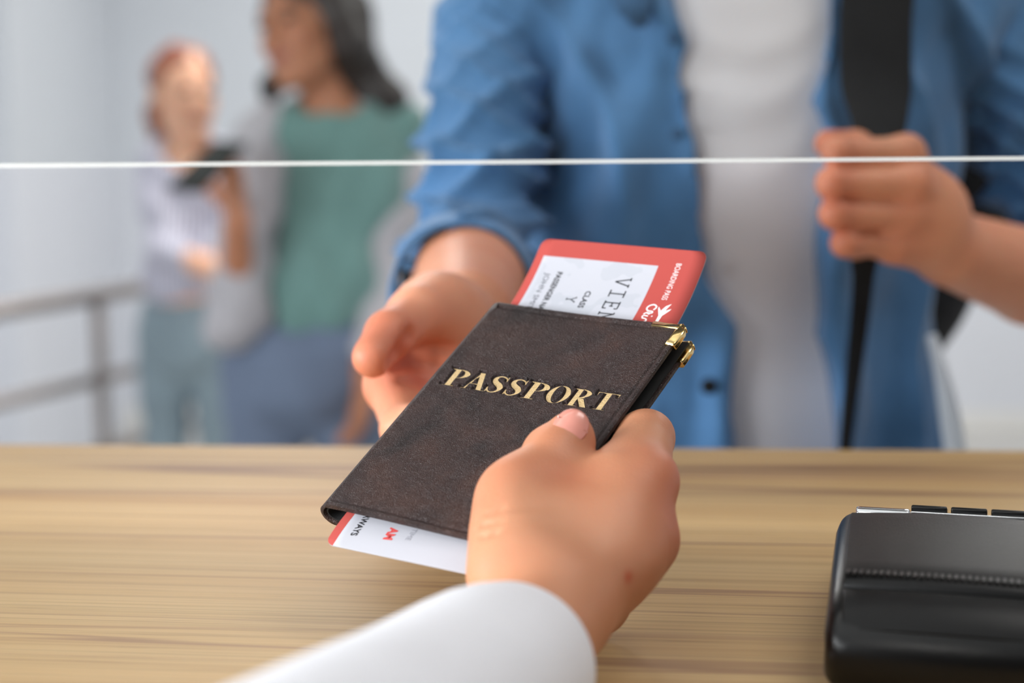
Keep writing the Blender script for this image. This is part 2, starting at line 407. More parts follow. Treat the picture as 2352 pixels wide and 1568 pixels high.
def veins(freq, off, w0, w1):                    # thin dark growth lines
    wv = wnoise(0.55, freq, 1.0, 1, 0.35, off)
    return ramp(wv, [(0.5 - w1, (0, 0, 0, 1)), (0.5 - w0, (1, 1, 1, 1)), (0.5 + w0, (1, 1, 1, 1)), (0.5 + w1, (0, 0, 0, 1))])
gate = ramp(wnoise(0.9, 9, 1.0, 2, 0, 21.0), [(0.42, (0, 0, 0, 1)), (0.58, (1, 1, 1, 1))])
v1 = mixc(veins(15, 5.5, 0.004, 0.02), gate, 1.0, 'MULTIPLY')
c = mixc(c, lin(132, 100, 76), v1)
v2 = mixc(veins(34, 13.7, 0.003, 0.016), gate, 0.6, 'MULTIPLY')
c = mixc(c, lin(156, 122, 90), v2)
pore = ramp(wnoise(16, 1500, 1.0, 2, 0, 4.4), [(0.27, (0.45, 0.40, 0.36, 1)), (0.36, (1, 1, 1, 1))])
c = mixc(c, pore, 0.7, 'MULTIPLY')
nt.links.new(c, b.inputs['Base Color']); b.inputs['Roughness'].default_value = 0.5; b.inputs['Specular IOR Level'].default_value = 0.35
bp = nt.nodes.new('ShaderNodeBump'); bp.inputs['Strength'].default_value = 0.15; bp.inputs['Distance'].default_value = 0.0004
nt.links.new(pore, bp.inputs['Height']); nt.links.new(bp.outputs[0], b.inputs['Normal'])
M_PANEL = mat('white_laminate', lin(222, 221, 218), 0.5, 0.02)

rc_ = empty('reception_counter', (0, 0.8, 0), label='pale wood-grain reception counter across the foreground', cat='counter')
YF = 1.068                                        # far edge of the top at mid frame
box('counter_top', (-1.9, 0.34, CT - .036), (1.9, YF, CT), M_WOOD, rc_, bevel=0.0025)
box('front_panel', (-1.85, YF - .10, 0.0), (1.85, YF - .06, CT - .036), M_PANEL, rc_)
for xx in (-1.85, 1.81): box('side_panel', (xx, .40, 0), (xx + .04, YF - .10, CT - .036), M_PANEL, rc_)

# clear screen above the counter
M_EDGE = mat('frosted_glass_edge', lin(238, 240, 238), 0.35, spec=0.6)
GZ = None
g0 = P3(1176, 371.5, 0.86); GZ, GY = g0[2], g0[1]
gs = empty('protective_screen', (0, GY, CT), label='clear glass protective screen hanging above the counter with a bright white lower edge', cat='screen')
box('glass_panel', (-1.15, GY, GZ), (1.15, GY + .005, GZ + .75), M_GLASS, gs)
box('polished_edge', (-1.15, GY - .0004, GZ - .0009), (1.15, GY + .0054, GZ + .0007), M_EDGE, gs)
for xx in (-1.15, 1.13):
    box('support_post', (xx, GY - .01, CT), (xx + .02, GY + .015, GZ + .75), M_STEEL, gs, bevel=.003)

# ------------------------------------------------------------------ passport in its leather holder
PM = np.array([[0.87198, 0.44323, -0.20783], [-0.48574, 0.73057, -0.47992], [-0.06088, 0.51944, 0.85234]])
PT = np.array([-0.13455, 0.67298, 1.18782]); PW, PH = 0.100, 0.140
def pp(u, v, n): return PM @ np.array([u, v, n]) + PT
def pparr(U): return U @ PM.T + PT
def pn(x, y, n):                                  # photo pixel -> point n above the cover's plane
    o = OC; d = P3(x, y, 1.0) - o; L = PM.T @ (o - PT); D = PM.T @ d; t = (n - L[2]) / D[2]; return o + t * d

# 2D letter shapes (serif capitals), cap height 1; negative inside
def bx2(x, y, x0, x1, y0, y1):
    dx = np.maximum(x0 - x, x - x1); dy = np.maximum(y0 - y, y - y1)
    return np.minimum(np.maximum(dx, dy), 0) + np.hypot(np.maximum(dx, 0), np.maximum(dy, 0))
def el2(x, y, cx, cy, rx, ry, tilt=0.0):
    c, s = math.cos(tilt), math.sin(tilt); X = (x - cx) * c + (y - cy) * s; Y = -(x - cx) * s + (y - cy) * c
    k0 = np.hypot(X / rx, Y / ry); k1 = np.hypot(X / rx ** 2, Y / ry ** 2); return k0 * (k0 - 1) / np.maximum(k1, 1e-9)
def sg2(x, y, ax, ay, bx_, by, r1, r2):
    dx, dy = bx_ - ax, by - ay; t = np.clip(((x - ax) * dx + (y - ay) * dy) / (dx * dx + dy * dy), 0, 1)
    return np.hypot(x - ax - t * dx, y - ay - t * dy) - (r1 + (r2 - r1) * t)
mn = lambda *a: np.minimum.reduce(a)
def band2(x, y, ax, ay, bx_, by, hw):             # straight stroke cut by base and cap line
    dx, dy = bx_ - ax, by - ay; L = math.hypot(dx, dy); d = np.abs((x - ax) * dy - (y - ay) * dx) / L - hw
    return np.maximum(d, np.maximum(-y, y - 1.0))
def g_P(x, y):
    bowl = np.maximum(np.maximum(el2(x, y, .40, .735, .40, .265), -el2(x, y, .38, .735, .18, .205)), .30 - x)
    return mn(bx2(x, y, .13, .36, 0, 1), bx2(x, y, 0, .50, 0, .055), bx2(x, y, 0, .42, .945, 1), bowl)
def g_R(x, y):
    leg = np.maximum(band2(x, y, .43, .52, .80, 0, .115), y - .5)
    bowl = np.maximum(np.maximum(el2(x, y, .40, .745, .40, .255), -el2(x, y, .38, .75, .18, .195)), .30 - x)
    return mn(bx2(x, y, .13, .36, 0, 1), bx2(x, y, 0, .48, 0, .055), bx2(x, y, 0, .42, .945, 1), bowl, leg, bx2(x, y, .68, 1.02, 0, .05))
def g_A(x, y):
    hole = np.maximum(-1.0, 0 * x)
    return mn(band2(x, y, .50, 1.0, .84, 0, .115), band2(x, y, .50, 1.0, .17, 0, .042), bx2(x, y, .28, .72, .30, .365),
              bx2(x, y, 0, .34, 0, .055), bx2(x, y, .62, 1.08, 0, .055))
def g_O(x, y): return np.maximum(el2(x, y, .47, .5, .47, .525), -el2(x, y, .47, .5, .235, .46, 0.10))
S_PTS = [(.63, .72, .03), (.585, .86, .04), (.45, .955, .045), (.28, .945, .06), (.15, .84, .085), (.15, .71, .105), (.27, .58, .12),
         (.44, .47, .125), (.545, .33, .115), (.535, .18, .085), (.41, .06, .06), (.26, .045, .045), (.12, .12, .04), (.05, .27, .03)]
def g_S(x, y):
    pts = spline([np.array(p) for p in S_PTS], 4); d = None
    for a, c in zip(pts[:-1], pts[1:]):
        q = sg2(x, y, a[0], a[1], c[0], c[1], a[2], c[2]); d = q if d is None else np.minimum(d, q)
    return mn(d, bx2(x, y, .60, .655, .68, 1.0), bx2(x, y, .02, .075, 0, .32))
def g_T(x, y):
    return mn(bx2(x, y, .33, .56, 0, 1), bx2(x, y, .18, .71, 0, .055), bx2(x, y, 0, .89, .93, 1), 
              sg2(x, y, .03, .96, .03, .74, .035, .012), sg2(x, y, .86, .96, .86, .74, .035, .012))
CAPH = 0.0113
GLY = [(g_P, .0086, .0105, .80), (g_A, .0186, .0122, 1.08), (g_S, .0306, .0082, .68), (g_S, .0399, .0082, .68), (g_P, .0492, .0105, .80),
       (g_O, .0601, .0107, .94), (g_R, .0711, .0115, 1.02), (g_T, .0822, .0106, .89)]
def base_v(u): return 0.0808 + (u - .0085) * 0.012
def letter_d(i, U, Vv):
    g, u0, wd, ew = GLY[i]
    return g((U - u0) / wd * ew, (Vv - base_v(U)) / CAPH) * min(CAPH, wd / ew)
def cover_h(U, Vv):
    e = np.minimum(np.minimum(Vv, PH - Vv), PW - U)
    rim = 0.0005 * np.exp(-((e - .0011) / .0009) ** 2) - 0.00055 * np.exp(-((e - .0031) / .0007) ** 2)
    warp = 0.0007 * np.sin(U * 55 + 1.0) * np.exp(-Vv / .03) + 0.0005 * np.sin(U * 40 + Vv * 22) + .0003 * np.sin(Vv * 70 + U * 30)
    return rim + warp
us = np.linspace(0.0035, PW, 480)
vs_ = np.concatenate([np.linspace(0, .006, 16)[:-1], np.linspace(.006, .0785, 60)[:-1], np.linspace(.0785, .0965, 105)[:-1], np.linspace(.0965, .134, 32)[:-1], np.linspace(.134, PH, 16)])
U, Vv = np.meshgrid(us, vs_, indexing='ij')
dl = np.minimum.reduce([np.minimum(letter_d(i, U, Vv), letter_d(i, U + .00035, Vv - .00060)) for i in range(8)])
Hh = cover_h(U, Vv) - 0.0009 * (1 - np.clip((dl - .00010) / .00032, 0, 1)) + .00012 * np.exp(-((dl - .0009) / .0003) ** 2)
nu, nv = U.shape
top = np.stack([U, Vv, Hh], -1).reshape(-1, 3); bot = np.stack([U, Vv, cover_h(U, Vv) * .6 - .0017], -1).reshape(-1, 3)
idx = np.arange(nu * nv).reshape(nu, nv)
Fq = np.stack([idx[:-1, :-1], idx[1:, :-1], idx[1:, 1:], idx[:-1, 1:]], -1).reshape(-1, 4)
Fb = Fq[:, ::-1] + nu * nv
bd = np.concatenate([idx[:, 0], idx[-1, 1:], idx[-2::-1, -1], idx[0, -2:0:-1]])
Fs = np.stack([np.roll(bd, -1), bd, bd + nu * nv, np.roll(bd, -1) + nu * nv], -1)

M_LEATHER = bpy.data.materials.new('brown_leather'); M_LEATHER.use_nodes = True
nt = M_LEATHER.node_tree; b = nt.nodes['Principled BSDF']; tc = nt.nodes.new('ShaderNodeTexCoord'); mp = nt.nodes.new('ShaderNodeMapping')
nt.links.new(tc.outputs['Object'], mp.inputs[0])
def lnoise(scale, detail, dist=0.0):
    n = nt.nodes.new('ShaderNodeTexNoise'); n.inputs['Scale'].default_value = scale; n.inputs['Detail'].default_value = detail; n.inputs['Distortion'].default_value = dist
    nt.links.new(mp.outputs[0], n.inputs['Vector']); return n.outputs[0]
c = ramp(lnoise(38, 5, 0.6), [(0.32, lin(34, 25, 25)), (0.5, lin(54, 38, 36)), (0.7, lin(68, 45, 39))])
vo = nt.nodes.new('ShaderNodeTexVoronoi'); vo.feature = 'DISTANCE_TO_EDGE'; vo.inputs['Scale'].default_value = 1150; vo.inputs['Randomness'].default_value = 1
dist = nt.nodes.new('ShaderNodeMix'); dist.data_type = 'RGBA'; dist.blend_type = 'ADD'; dist.inputs[0].default_value = 0.0012
nz = nt.nodes.new('ShaderNodeTexNoise'); nz.inputs['Scale'].default_value = 420; nt.links.new(mp.outputs[0], nz.inputs['Vector'])
nt.links.new(mp.outputs[0], dist.inputs[6]); nt.links.new(nz.outputs[1], dist.inputs[7]); nt.links.new(dist.outputs[2], vo.inputs['Vector'])
grain = ramp(vo.outputs['Distance'], [(0.0, (0, 0, 0, 1)), (0.16, (1, 1, 1, 1))])
crease = ramp(lnoise(120, 6, 2.2), [(0.44, (1, 1, 1, 1)), (0.495, (0.0, 0.0, 0.0, 1)), (0.55, (1, 1, 1, 1))])
hsum = mixc(grain, crease, 0.8, 'MULTIPLY'); hs2 = mixc(hsum, lnoise(2600, 3), 0.35)
bp = nt.nodes.new('ShaderNodeBump'); bp.inputs['Strength'].default_value = 0.9; bp.inputs['Distance'].default_value = 0.00055
nt.links.new(hs2, bp.inputs['Height']); nt.links.new(bp.outputs[0], b.inputs['Normal'])
worn = mixc(c, lin(96, 74, 68), ramp(lnoise(3400, 2), [(0.58, (0, 0, 0, 1)), (0.74, (.55, .55, .55, 1))]))
nt.links.new(worn, b.inputs['Base Color']); b.inputs['Specular IOR Level'].default_value = 0.42
nt.links.new(ramp(lnoise(60, 3), [(0.3, (.36, .36, .36, 1)), (0.7, (.52, .52, .52, 1))]), b.inputs['Roughness'])
M_LINING = mat('black_lining', lin(20, 19, 19), 0.75, 0.2, 200)
M_GOLD = mat('gold_foil', lin(250, 220, 170), 0.42, 0.1, 1500, 0.5, 1800, metal=0.55, col2=lin(232, 196, 138))
M_BRASS = mat('polished_brass', lin(236, 204, 140), 0.16, 0.04, 90, metal=1.0)

hold = empty('passport_holder', pp(PW / 2, PH / 2, -.006), label='dark brown leather passport holder with gold lettering held out in the hand', cat='passport')
def P_(V): return pparr(np.asarray(V, float))
adopt(mesh_obj('front_cover', P_(np.concatenate([top, bot])), np.concatenate([Fq, Fb, Fs]), M_LEATHER, smooth=True), hold)
bpy.data.objects['front_cover'].data.set_sharp_from_angle(angle=math.radians(50))
def sheet(prof, thick, v0, v1, nv_=24):           # bent sheet: profile in (u, n), run along v
    prof = [np.array(p) for p in prof]; out = []; inn = []
    for i, p in enumerate(prof):
        t = prof[min(i + 1, len(prof) - 1)] - prof[max(i - 1, 0)]; t = t / np.linalg.norm(t); nn_ = np.array([-t[1], t[0]])
        out.append(p); inn.append(p + nn_ * thick)
    loop = out + inn[::-1]; n = len(loop); V = []; F = []
    for j in range(nv_ + 1):
        v = v0 + (v1 - v0) * j / nv_
        for p in loop: V.append((p[0], v + 0, p[1]))
    for j in range(nv_):
        for i in range(n): k = (i + 1) % n; F.append((j * n + i, j * n + k, (j + 1) * n + k, (j + 1) * n + i))
    F.append(tuple(range(n))[::-1]); F.append(tuple(nv_ * n + i for i in range(n)))
    return P_(V), F
TK = 0.0112                                        # thickness of the closed holder
arc = [(0.0040 - .0056 * math.sin(t), -TK / 2 + TK / 2 * math.cos(t)) for t in np.linspace(0, math.pi, 18)]
V, F = sheet([(0.0048, 0.0)] + arc, 0.0015, .0003, PH - .0003); adopt(mesh_obj('spine', V, F, M_LEATHER, smooth=True), hold)
V, F = sheet([(0.0040, -TK), (.03, -TK), (.07, -TK + .0004), (PW + .0018, -TK + .0010)], 0.0016, .0003, PH - .0006); adopt(mesh_obj('back_cover', V, F, M_LEATHER), hold)
larc = [(0.0050 - .0044 * math.sin(t), -TK / 2 + (TK / 2 - .0018) * math.cos(t)) for t in np.linspace(0, math.pi, 14)]
V, F = sheet([(PW - .0015, -.0020), (.05, -.0020)] + larc + [(.05, -TK + .0020), (PW + .0005, -TK + .0030)], 0.0008, .0014, PH - .0014)
adopt(mesh_obj('lining', V, F, M_LINING), hold)
for i in range(8):                                 # gold letters lying in the pressed recesses
    g, u0, wd, ew = GLY[i]
    a = np.arange(u0 - .0006, u0 + wd + .0012, .00011); bb = np.arange(base_v(u0) - .0008, base_v(u0) + CAPH + .0014, .00011)
    A, B = np.meshgrid(a, bb, indexing='ij'); D = letter_d(i, A, B) + .00013
    ga, gb = np.gradient(D, .00011); gm = np.maximum(np.hypot(ga, gb), .3)
    cen = (D[:-1, :-1] + D[1:, :-1] + D[1:, 1:] + D[:-1, 1:]) / 4 < 0
    ids = np.arange(A.size).reshape(A.shape)
    q = np.stack([ids[:-1, :-1], ids[1:, :-1], ids[1:, 1:], ids[:-1, 1:]], -1)[cen]
    near = np.abs(D) < .00016
    A2 = np.where(near, A - D * ga / gm ** 2, A); B2 = np.where(near, B - D * gb / gm ** 2, B)
    use, inv_ = np.unique(q, return_inverse=True); q = inv_.reshape(q.shape)
    Vt = np.stack([A2.ravel()[use] + .00008, B2.ravel()[use] - .00012, cover_h(A2, B2).ravel()[use] - .00072], -1)
    adopt(mesh_obj('gold_letter', P_(Vt), q, M_GOLD), hold)
for nn_, du in ((-.0007, 0), (-TK + .0015, .0018)):  # metal corner guards
    path = [(PW - .0155 + du, PH + .0003), (PW - .004 + du, PH + .0003)] + \
           [(PW - .0032 + du + .0035 * math.sin(t), PH - .0032 + .0035 * math.cos(t)) for t in np.linspace(.15, math.pi / 2 - .15, 8)] + [(PW + .0003 + du, PH - .004), (PW + .0003 + du, PH - .0135)]
    V, F = tube_mesh([pp(u - .0012 * (v < PH - .001) , v - .0012 * (u < PW + du - .001), nn_) for u, v in path], [(.0016, .0014)] * 2 + [(.0020, .0016)] * 8 + [(.0026, .0018)] * 2, 24, True, PM[:, 2], 0.55)
    adopt(mesh_obj('corner_guard', V, F, M_BRASS, smooth=True, label='gold metal corner guard'), hold)

# ------------------------------------------------------------------ boarding pass
BW, BL, BPHI, BU0, BVB = 0.086, 0.197, 0.0302, 0.0084, -0.0147
def bpw(a, s, o=0.0):
    v = BVB + s; n = -.0046 + (0.0112 * ((v - .132) / .0504) ** 2 if v > .132 else 0) - (.0012 * (v / .0147) ** 2 if v < 0 else 0)
    c, sn = math.cos(BPHI), math.sin(BPHI)
    return pp(BU0 + a * c - (v - .07) * sn, .07 + (v - .07) * c + a * sn, n + o)
M_PASS = bpy.data.materials.new('printed_card'); M_PASS.use_nodes = True
nt = M_PASS.node_tree; b = nt.nodes['Principled BSDF']; b.inputs['Roughness'].default_value = 0.6; b.inputs['Specular IOR Level'].default_value = 0.12
uvn = nt.nodes.new('ShaderNodeUVMap'); sx = nt.nodes.new('ShaderNodeSeparateXYZ'); nt.links.new(uvn.outputs[0], sx.inputs[0])
def mth(op, a, bv):
    m4 = nt.nodes.new('ShaderNodeMath'); m4.operation = op
    for i, q in enumerate((a, bv)):
        if isinstance(q, float): m4.inputs[i].default_value = q
        else: nt.links.new(q, m4.inputs[i])
    return m4.outputs[0]
ax, sy = sx.outputs[0], sx.outputs[1]              # millimetres across and along
red = mth('MAXIMUM', mth('MAXIMUM', mth('LESS_THAN', ax, 4.2), mth('MULTIPLY', mth('GREATER_THAN', ax, 64.2), mth('GREATER_THAN', sy, 60.0))), mth('GREATER_THAN', sy, 188.3))
mx = nt.nodes.new('ShaderNodeMix'); mx.data_type = 'RGBA'; mx.inputs[6].default_value = lin(190, 190, 198); mx.inputs[7].default_value = lin(181, 80, 74)
nzz = nt.nodes.new('ShaderNodeTexNoise'); nzz.inputs['Scale'].default_value = 0.055; nzz.inputs['Detail'].default_value = 2; nt.links.new(uvn.outputs[0], nzz.inputs['Vector'])
wm = nt.nodes.new('ShaderNodeMix'); wm.data_type = 'RGBA'; wm.inputs[6].default_value = lin(190, 190, 198); wm.inputs[7].default_value = lin(184, 185, 193)
nt.links.new(mth('MULTIPLY', mth('GREATER_THAN', nzz.outputs[0], 0.53), mth('GREATER_THAN', sy, 60.0)), wm.inputs[0]); nt.links.new(wm.outputs[2], mx.inputs[6])
nt.links.new(red, mx.inputs[0]); nt.links.new(mx.outputs[2], b.inputs['Base Color'])
M_INK = mat('black_ink', lin(24, 24, 30), 0.6); M_INKG = mat('grey_ink', lin(150, 150, 160), 0.6); M_INKR = mat('red_ink', lin(216, 78, 76), 0.6); M_INKW = mat('white_ink', lin(246, 236, 236), 0.6)
bpass = empty('boarding_pass', bpw(.043, .1), label='red and white boarding pass tucked through the leather passport holder', cat='boarding pass')
rad = .0042; outline = []
for cx_, cy_, a0 in ((BW - rad, BL - rad, 0), (rad, BL - rad, 90), (rad, rad, 180), (BW - rad, rad, 270)):
    for t in range(0, 91, 10): outline.append((cx_ + rad * math.cos(math.radians(a0 + t)), cy_ + rad * math.sin(math.radians(a0 + t))))
bm = bmesh.new(); NS, NA = 64, 12
rows = []
for j in range(NS + 1):
    s = BL * j / NS
    # rounded ends: pull the sides in near the ends
    e = min(s, BL - s); ins = rad - math.sqrt(max(rad * rad - (rad - e) ** 2, 0)) if e < rad else 0
    rows.append([(ins + (BW - 2 * ins) * i / NA, s) for i in range(NA + 1)])
extra = []
for s_e in (0.0003, .0007, .0013, .0021, .0030):
    extra += [s_e, BL - s_e]
ss = sorted(set([BL * j / NS for j in range(NS + 1)] + extra)); rows = []
for s in ss:
    e = min(s, BL - s); ins = rad - math.sqrt(max(rad * rad - (rad - e) ** 2, 0)) if e < rad else 0
    rows.append([(ins + (BW - 2 * ins) * i / NA, s) for i in range(NA + 1)])
uvl = bm.loops.layers.uv.new('UVMap')
def grid_side(o, flip):
    G = [[bm.verts.new(bpw(a, s, o)) for a, s in r] for r in rows]
    for j in range(len(rows) - 1):
        for i in range(NA):
            vs4 = [G[j][i], G[j][i + 1], G[j + 1][i + 1], G[j + 1][i]]; uv4 = [rows[j][i], rows[j][i + 1], rows[j + 1][i + 1], rows[j + 1][i]]
            if flip: vs4.reverse(); uv4.reverse()
            f = bm.faces.new(vs4); f.smooth = True
            for lp, q in zip(f.loops, uv4): lp[uvl].uv = (q[0] * 1000, q[1] * 1000)
    return G
Ga = grid_side(0.0, False); Gb = grid_side(-.0004, True)
ba = Ga[0] + [r[-1] for r in Ga[1:]] + Ga[-1][-2::-1] + [r[0] for r in Ga[-2:0:-1]]; bb2 = Gb[0] + [r[-1] for r in Gb[1:]] + Gb[-1][-2::-1] + [r[0] for r in Gb[-2:0:-1]]
for i in range(len(ba)):
    k = (i + 1) % len(ba); f = bm.faces.new((ba[k], ba[i], bb2[i], bb2[k]))
    for lp in f.loops: lp[uvl].uv = (30, 100)
me = bpy.data.meshes.new('card'); bm.to_mesh(me); bm.free(); me.materials.append(M_PASS)
adopt(finish(bpy.data.objects.new('card', me)), bpass)
# print: reading direction runs down the pass (-s), letter tops point to +a ; all in millimetres
def bp_poly(name, polys, m, parent=bpass):
    V, F = [], []
    for p in polys:
        n = len(V); V += [bpw(a / 1000, s / 1000, .00006) for a, s in p]; F.append(tuple(range(n, n + len(p))))
    return adopt(mesh_obj(name, V, F, m), parent)
def bp_text(name, txt, a, s, h, length, m, slant=0.0, bold=0.0):
    cu = bpy.data.curves.new(name, 'FONT'); cu.body = txt; cu.size = 1; cu.offset = bold; cu.resolution_u = 3
    to = bpy.data.objects.new(name, cu); COL.objects.link(to)
    bpy.context.view_layer.update()
    me = bpy.data.meshes.new_from_object(to); bpy.data.objects.remove(to)
    co = np.array([v.co[:] for v in me.vertices]); x0, x1 = co[:, 0].min(), co[:, 0].max(); y0, y1 = co[:, 1].min(), co[:, 1].max()
    for v in me.vertices:
        X = (v.co.x - x0) / (x1 - x0) * length; Y = (v.co.y - y0) / (y1 - y0) * h
        v.co = bpw((a + Y) / 1000, (s - X - slant * Y) / 1000, .00007)
    me.materials.clear(); me.materials.append(m)
    return adopt(finish(bpy.data.objects.new(name, me)), bpass)
def line_poly(a0, s0, a1, s1, hw):                 # thick straight stroke between two (a, s) points
    da, ds = a1 - a0, s1 - s0; L = math.hypot(da, ds); na, ns = -ds / L * hw, da / L * hw
    return [(a0 + na, s0 + ns), (a0 - na, s0 - ns), (a1 - na, s1 - ns), (a1 + na, s1 + ns)]
def slab(ch, a, s, h, wd, hw=.32):                 # typewriter capital, start s, baseline a
    p = lambda x, y: (a + y * h, s - x * wd)
    ln = lambda x0, y0, x1, y1, k=1: line_poly(*p(x0, y0), *p(x1, y1), hw * k)
    return {'V': [ln(.12, 1, .5, 0), ln(.88, 1, .5, 0), ln(-.05, 1, .32, 1), ln(.68, 1, 1.05, 1)],
            'I': [ln(.5, 0, .5, 1), ln(.1, 0, .9, 0), ln(.1, 1, .9, 1)],
            'E': [ln(.2, 0, .2, 1), ln(0, 0, .92, 0), ln(0, 1, .9, 1), ln(.2, .52, .62, .52), ln(.92, 0, .92, .25), ln(.9, 1, .9, .78), ln(.62, .4, .62, .64)],
            'N': [ln(.15, 0, .15, 1), ln(.85, 0, .85, 1), ln(.15, 1, .85, 0), ln(-.05, 0, .35, 0), ln(.65, 1, 1.05, 1), ln(-.05, 1, .2, 1)],
            'Y': [ln(.5, 0, .5, .5), ln(.5, .5, .1, 1), ln(.5, .5, .9, 1), ln(.3, 0, .7, 0), ln(-.02, 1, .25, 1), ln(.75, 1, 1.02, 1)]}[ch]
for ch, s in zip('VIEN', (180.6, 174.0, 167.2, 160.2)): bp_poly('printed_letter', slab(ch, 46.4, s, 7.4, 4.9), M_INK)
bp_poly('printed_letter', slab('Y', 26.6, 167.4, 4.6, 3.4, .25), M_INK)
bp_text('printed_text', 'CLASS', 34.2, 171.4, 3.0, 10.2, M_INK, 0, .02)
bp_text('printed_text', 'PASSENGER NAME', 15.0, 180.4, 3.0, 27, M_INK, 0, .025)
bp_text('printed_text', 'JOHN SMITH', 8.4, 179.4, 3.6, 25, mat('dark_grey_ink', lin(90, 90, 98), .6))
bp_text('printed_text', 'BOARDING PASS', 72.6, 190.2, 2.7, 19.4, M_INKW)
bp_text('printed_text', 'AIRWAYS', 8.9, 21.6, 3.2, 15.4, M_INK, -0.12, .03)
bp_text('printed_text', 'AM', 24.3, 14.2, 4.4, 6.7, M_INKR, -0.1, .05)
bp_text('printed_text', 'TIME', 34.2, 15.8, 2.3, 6.4, M_INKG)
def stroke(pts, hw):
    q = spline([np.array(p, float) for p in pts], 6); return [line_poly(q[i][0], q[i][1], q[i + 1][0], q[i + 1][1], hw) for i in range(len(q) - 1)]
logo = stroke([(71.4, 164.6), (72.2, 166.4), (70.6, 167.6), (68.6, 166.8), (67.9, 165.2), (69.0, 163.8), (71.3, 163.6), (71.2, 162.6), (68.6, 162.4), (67.9, 161.4)], .38)
logo += stroke([(68.9, 163.0), (69.6, 162.2), (70.6, 161.8)], .3) + stroke([(70.4, 160.6), (68.6, 160.8), (67.8, 160.2), (68.2, 159.4)], .36) + stroke([(72.0, 160.9), (72.5, 160.7)], .36)
logo += stroke([(68.0, 159.2), (70.2, 158.8), (70.6, 157.6), (69.4, 156.8)], .36)
bp_poly('airline_lettering', logo, M_INKW)
bp_poly('airplane_emblem', [[(78.6, 169.0), (77.3, 165.6), (76.6, 157.2), (75.2, 157.4), (75.2, 164.9), (76.4, 167.4)], [(76.8, 164.5), (79.6, 166.2), (79.2, 165.0), (76.9, 161.6)],
                            [(75.3, 164.2), (73.2, 166.8), (73.3, 165.6), (75.2, 161.5)]], M_INKW)

# ------------------------------------------------------------------ payment terminal
M_PLAS = mat('black_plastic', lin(7, 7, 8), 0.28, 0.1, 50, 0.08, 900, spec=0.38)
M_PLASM = mat('satin_black_plastic', lin(13, 13, 14), 0.40, 0.08, 60, 0.15, 1400, spec=.25)
M_CHROME = mat('chrome', lin(230, 232, 235), 0.12, metal=1.0)
M_SCREEN = mat('dark_screen', lin(30, 36, 34), 0.1)
t0 = P3(1925, 1200, 0.70); TA = math.radians(-12.5)
te1 = np.array([math.cos(TA), math.sin(TA), 0]); te2 = np.array([-math.sin(TA), math.cos(TA), 0])
def tw(x, y, z): return np.array([t0[0], t0[1], CT]) + te1 * x + te2 * y + np.array([0, 0, z])
term = empty('payment_terminal', tw(.045, -.01, 0), label='black card payment terminal with silver trim on the counter at lower right', cat='terminal')
TW = 0.094
prof = [(-.094, .0006), (-.1005, .004), (-.1025, .011), (-.1020, .018), (-.0985, .0245), (-.092, .0292), (-.0795, .0330), (-.060, .0365), (-.035, .0398), (-.012, .0418), (0.0, .0424), (.007, .0418),
        (.030, .0350), (.070, .0220), (.084, .0172), (.0895, .0120), (.0895, .004), (.086, .0006)]
def prism(prof, x0, x1, bulge=0.0, n=9):
    V, F = [], []; m_ = len(prof)
    for j in range(n + 1):
        t = j / n; x = x0 + (x1 - x0) * t; q = bulge * (1 - (2 * t - 1) ** 2)
        for y, z in prof: xx = x + (.5 - t) * 2 * .0065 * max(0, min(1, (-y - .01) / .09)); V.append(tw(xx, y - (q if y < -.05 else 0), z + (q * .5 if z > .02 else 0)))
    for j in range(n):
        for i in range(m_): k = (i + 1) % m_; F.append((j * m_ + i, (j + 1) * m_ + i, (j + 1) * m_ + k, j * m_ + k))
    F.append(tuple(range(m_))); F.append(tuple(n * m_ + i for i in range(m_))[::-1]); return V, F
def tpart(name, VF, m, bev=0.0, ang=50, parent=term):
    o = mesh_obj(name, VF[0], VF[1], m, None, True); adopt(o, term)
    bmx = bmesh.new(); bmx.from_mesh(o.data); bmesh.ops.recalc_face_normals(bmx, faces=bmx.faces); bmx.to_mesh(o.data); bmx.free()
    if bev:
        md = o.modifiers.new('bevel', 'BEVEL'); md.width = bev; md.segments = 5; md.limit_method = 'ANGLE'; md.angle_limit = math.radians(ang); md.harden_normals = False
    return o
tpart('body', prism(prof, 0, TW, .003), M_PLAS, .0075)
ppf = [(-.0788, .0322), (-.0782, .0352), (-.0765, .0366), (-.060, .0391), (-.035, .0423), (-.012, .0441), (-.003, .0447), (-.002, .0434), (-.012, .0420), (-.035, .0395), (-.060, .0360)]
tpart('paper_cover', prism(ppf, .0055, TW - .0055, .003), M_PLASM, .0018, 40)
bpf = [(-.0990, .0235), (-.0930, .0300), (-.0815, .0336), (-.0818, .0320), (-.0920, .0280), (-.0975, .0225)]
tpart('lower_band', prism([(y - .0006, z + .0006) for y, z in bpf], .006, TW - .006, .003), M_PLASM, .0008, 40)
gx = None
for i in range(30):                                # moulded grip ribs along the flap's edge
    x = .012 + i * .0024; t = x / TW; q_ = .003 * (1 - (2 * t - 1) ** 2); c0 = np.array([x, -.0725 - q_, .0374 + q_ * .5])
    if gx is None:
        V, F = box_mesh((-.00065, -.0028, -.0006), (.00065, .0028, .0006)); V = [np.array(v) @ np.array([te1, te2, [0, 0, 1.]]) for v in V]
        o = mesh_obj('grip_rib', V, F, M_PLASM); gx = o
    else:
        o = gx.copy(); COL.objects.link(o)
    o.location = tw(*c0) ; o.parent = term; o.matrix_parent_inverse = Matrix.Translation(-Vector(term.location))
tpart('silver_trim', prism([(-.0015, .0432), (-.0005, .0458), (.0030, .0462), (.0062, .0446), (.0065, .0425)], .007, .0285), M_CHROME, .0014, 30)
kx = 0
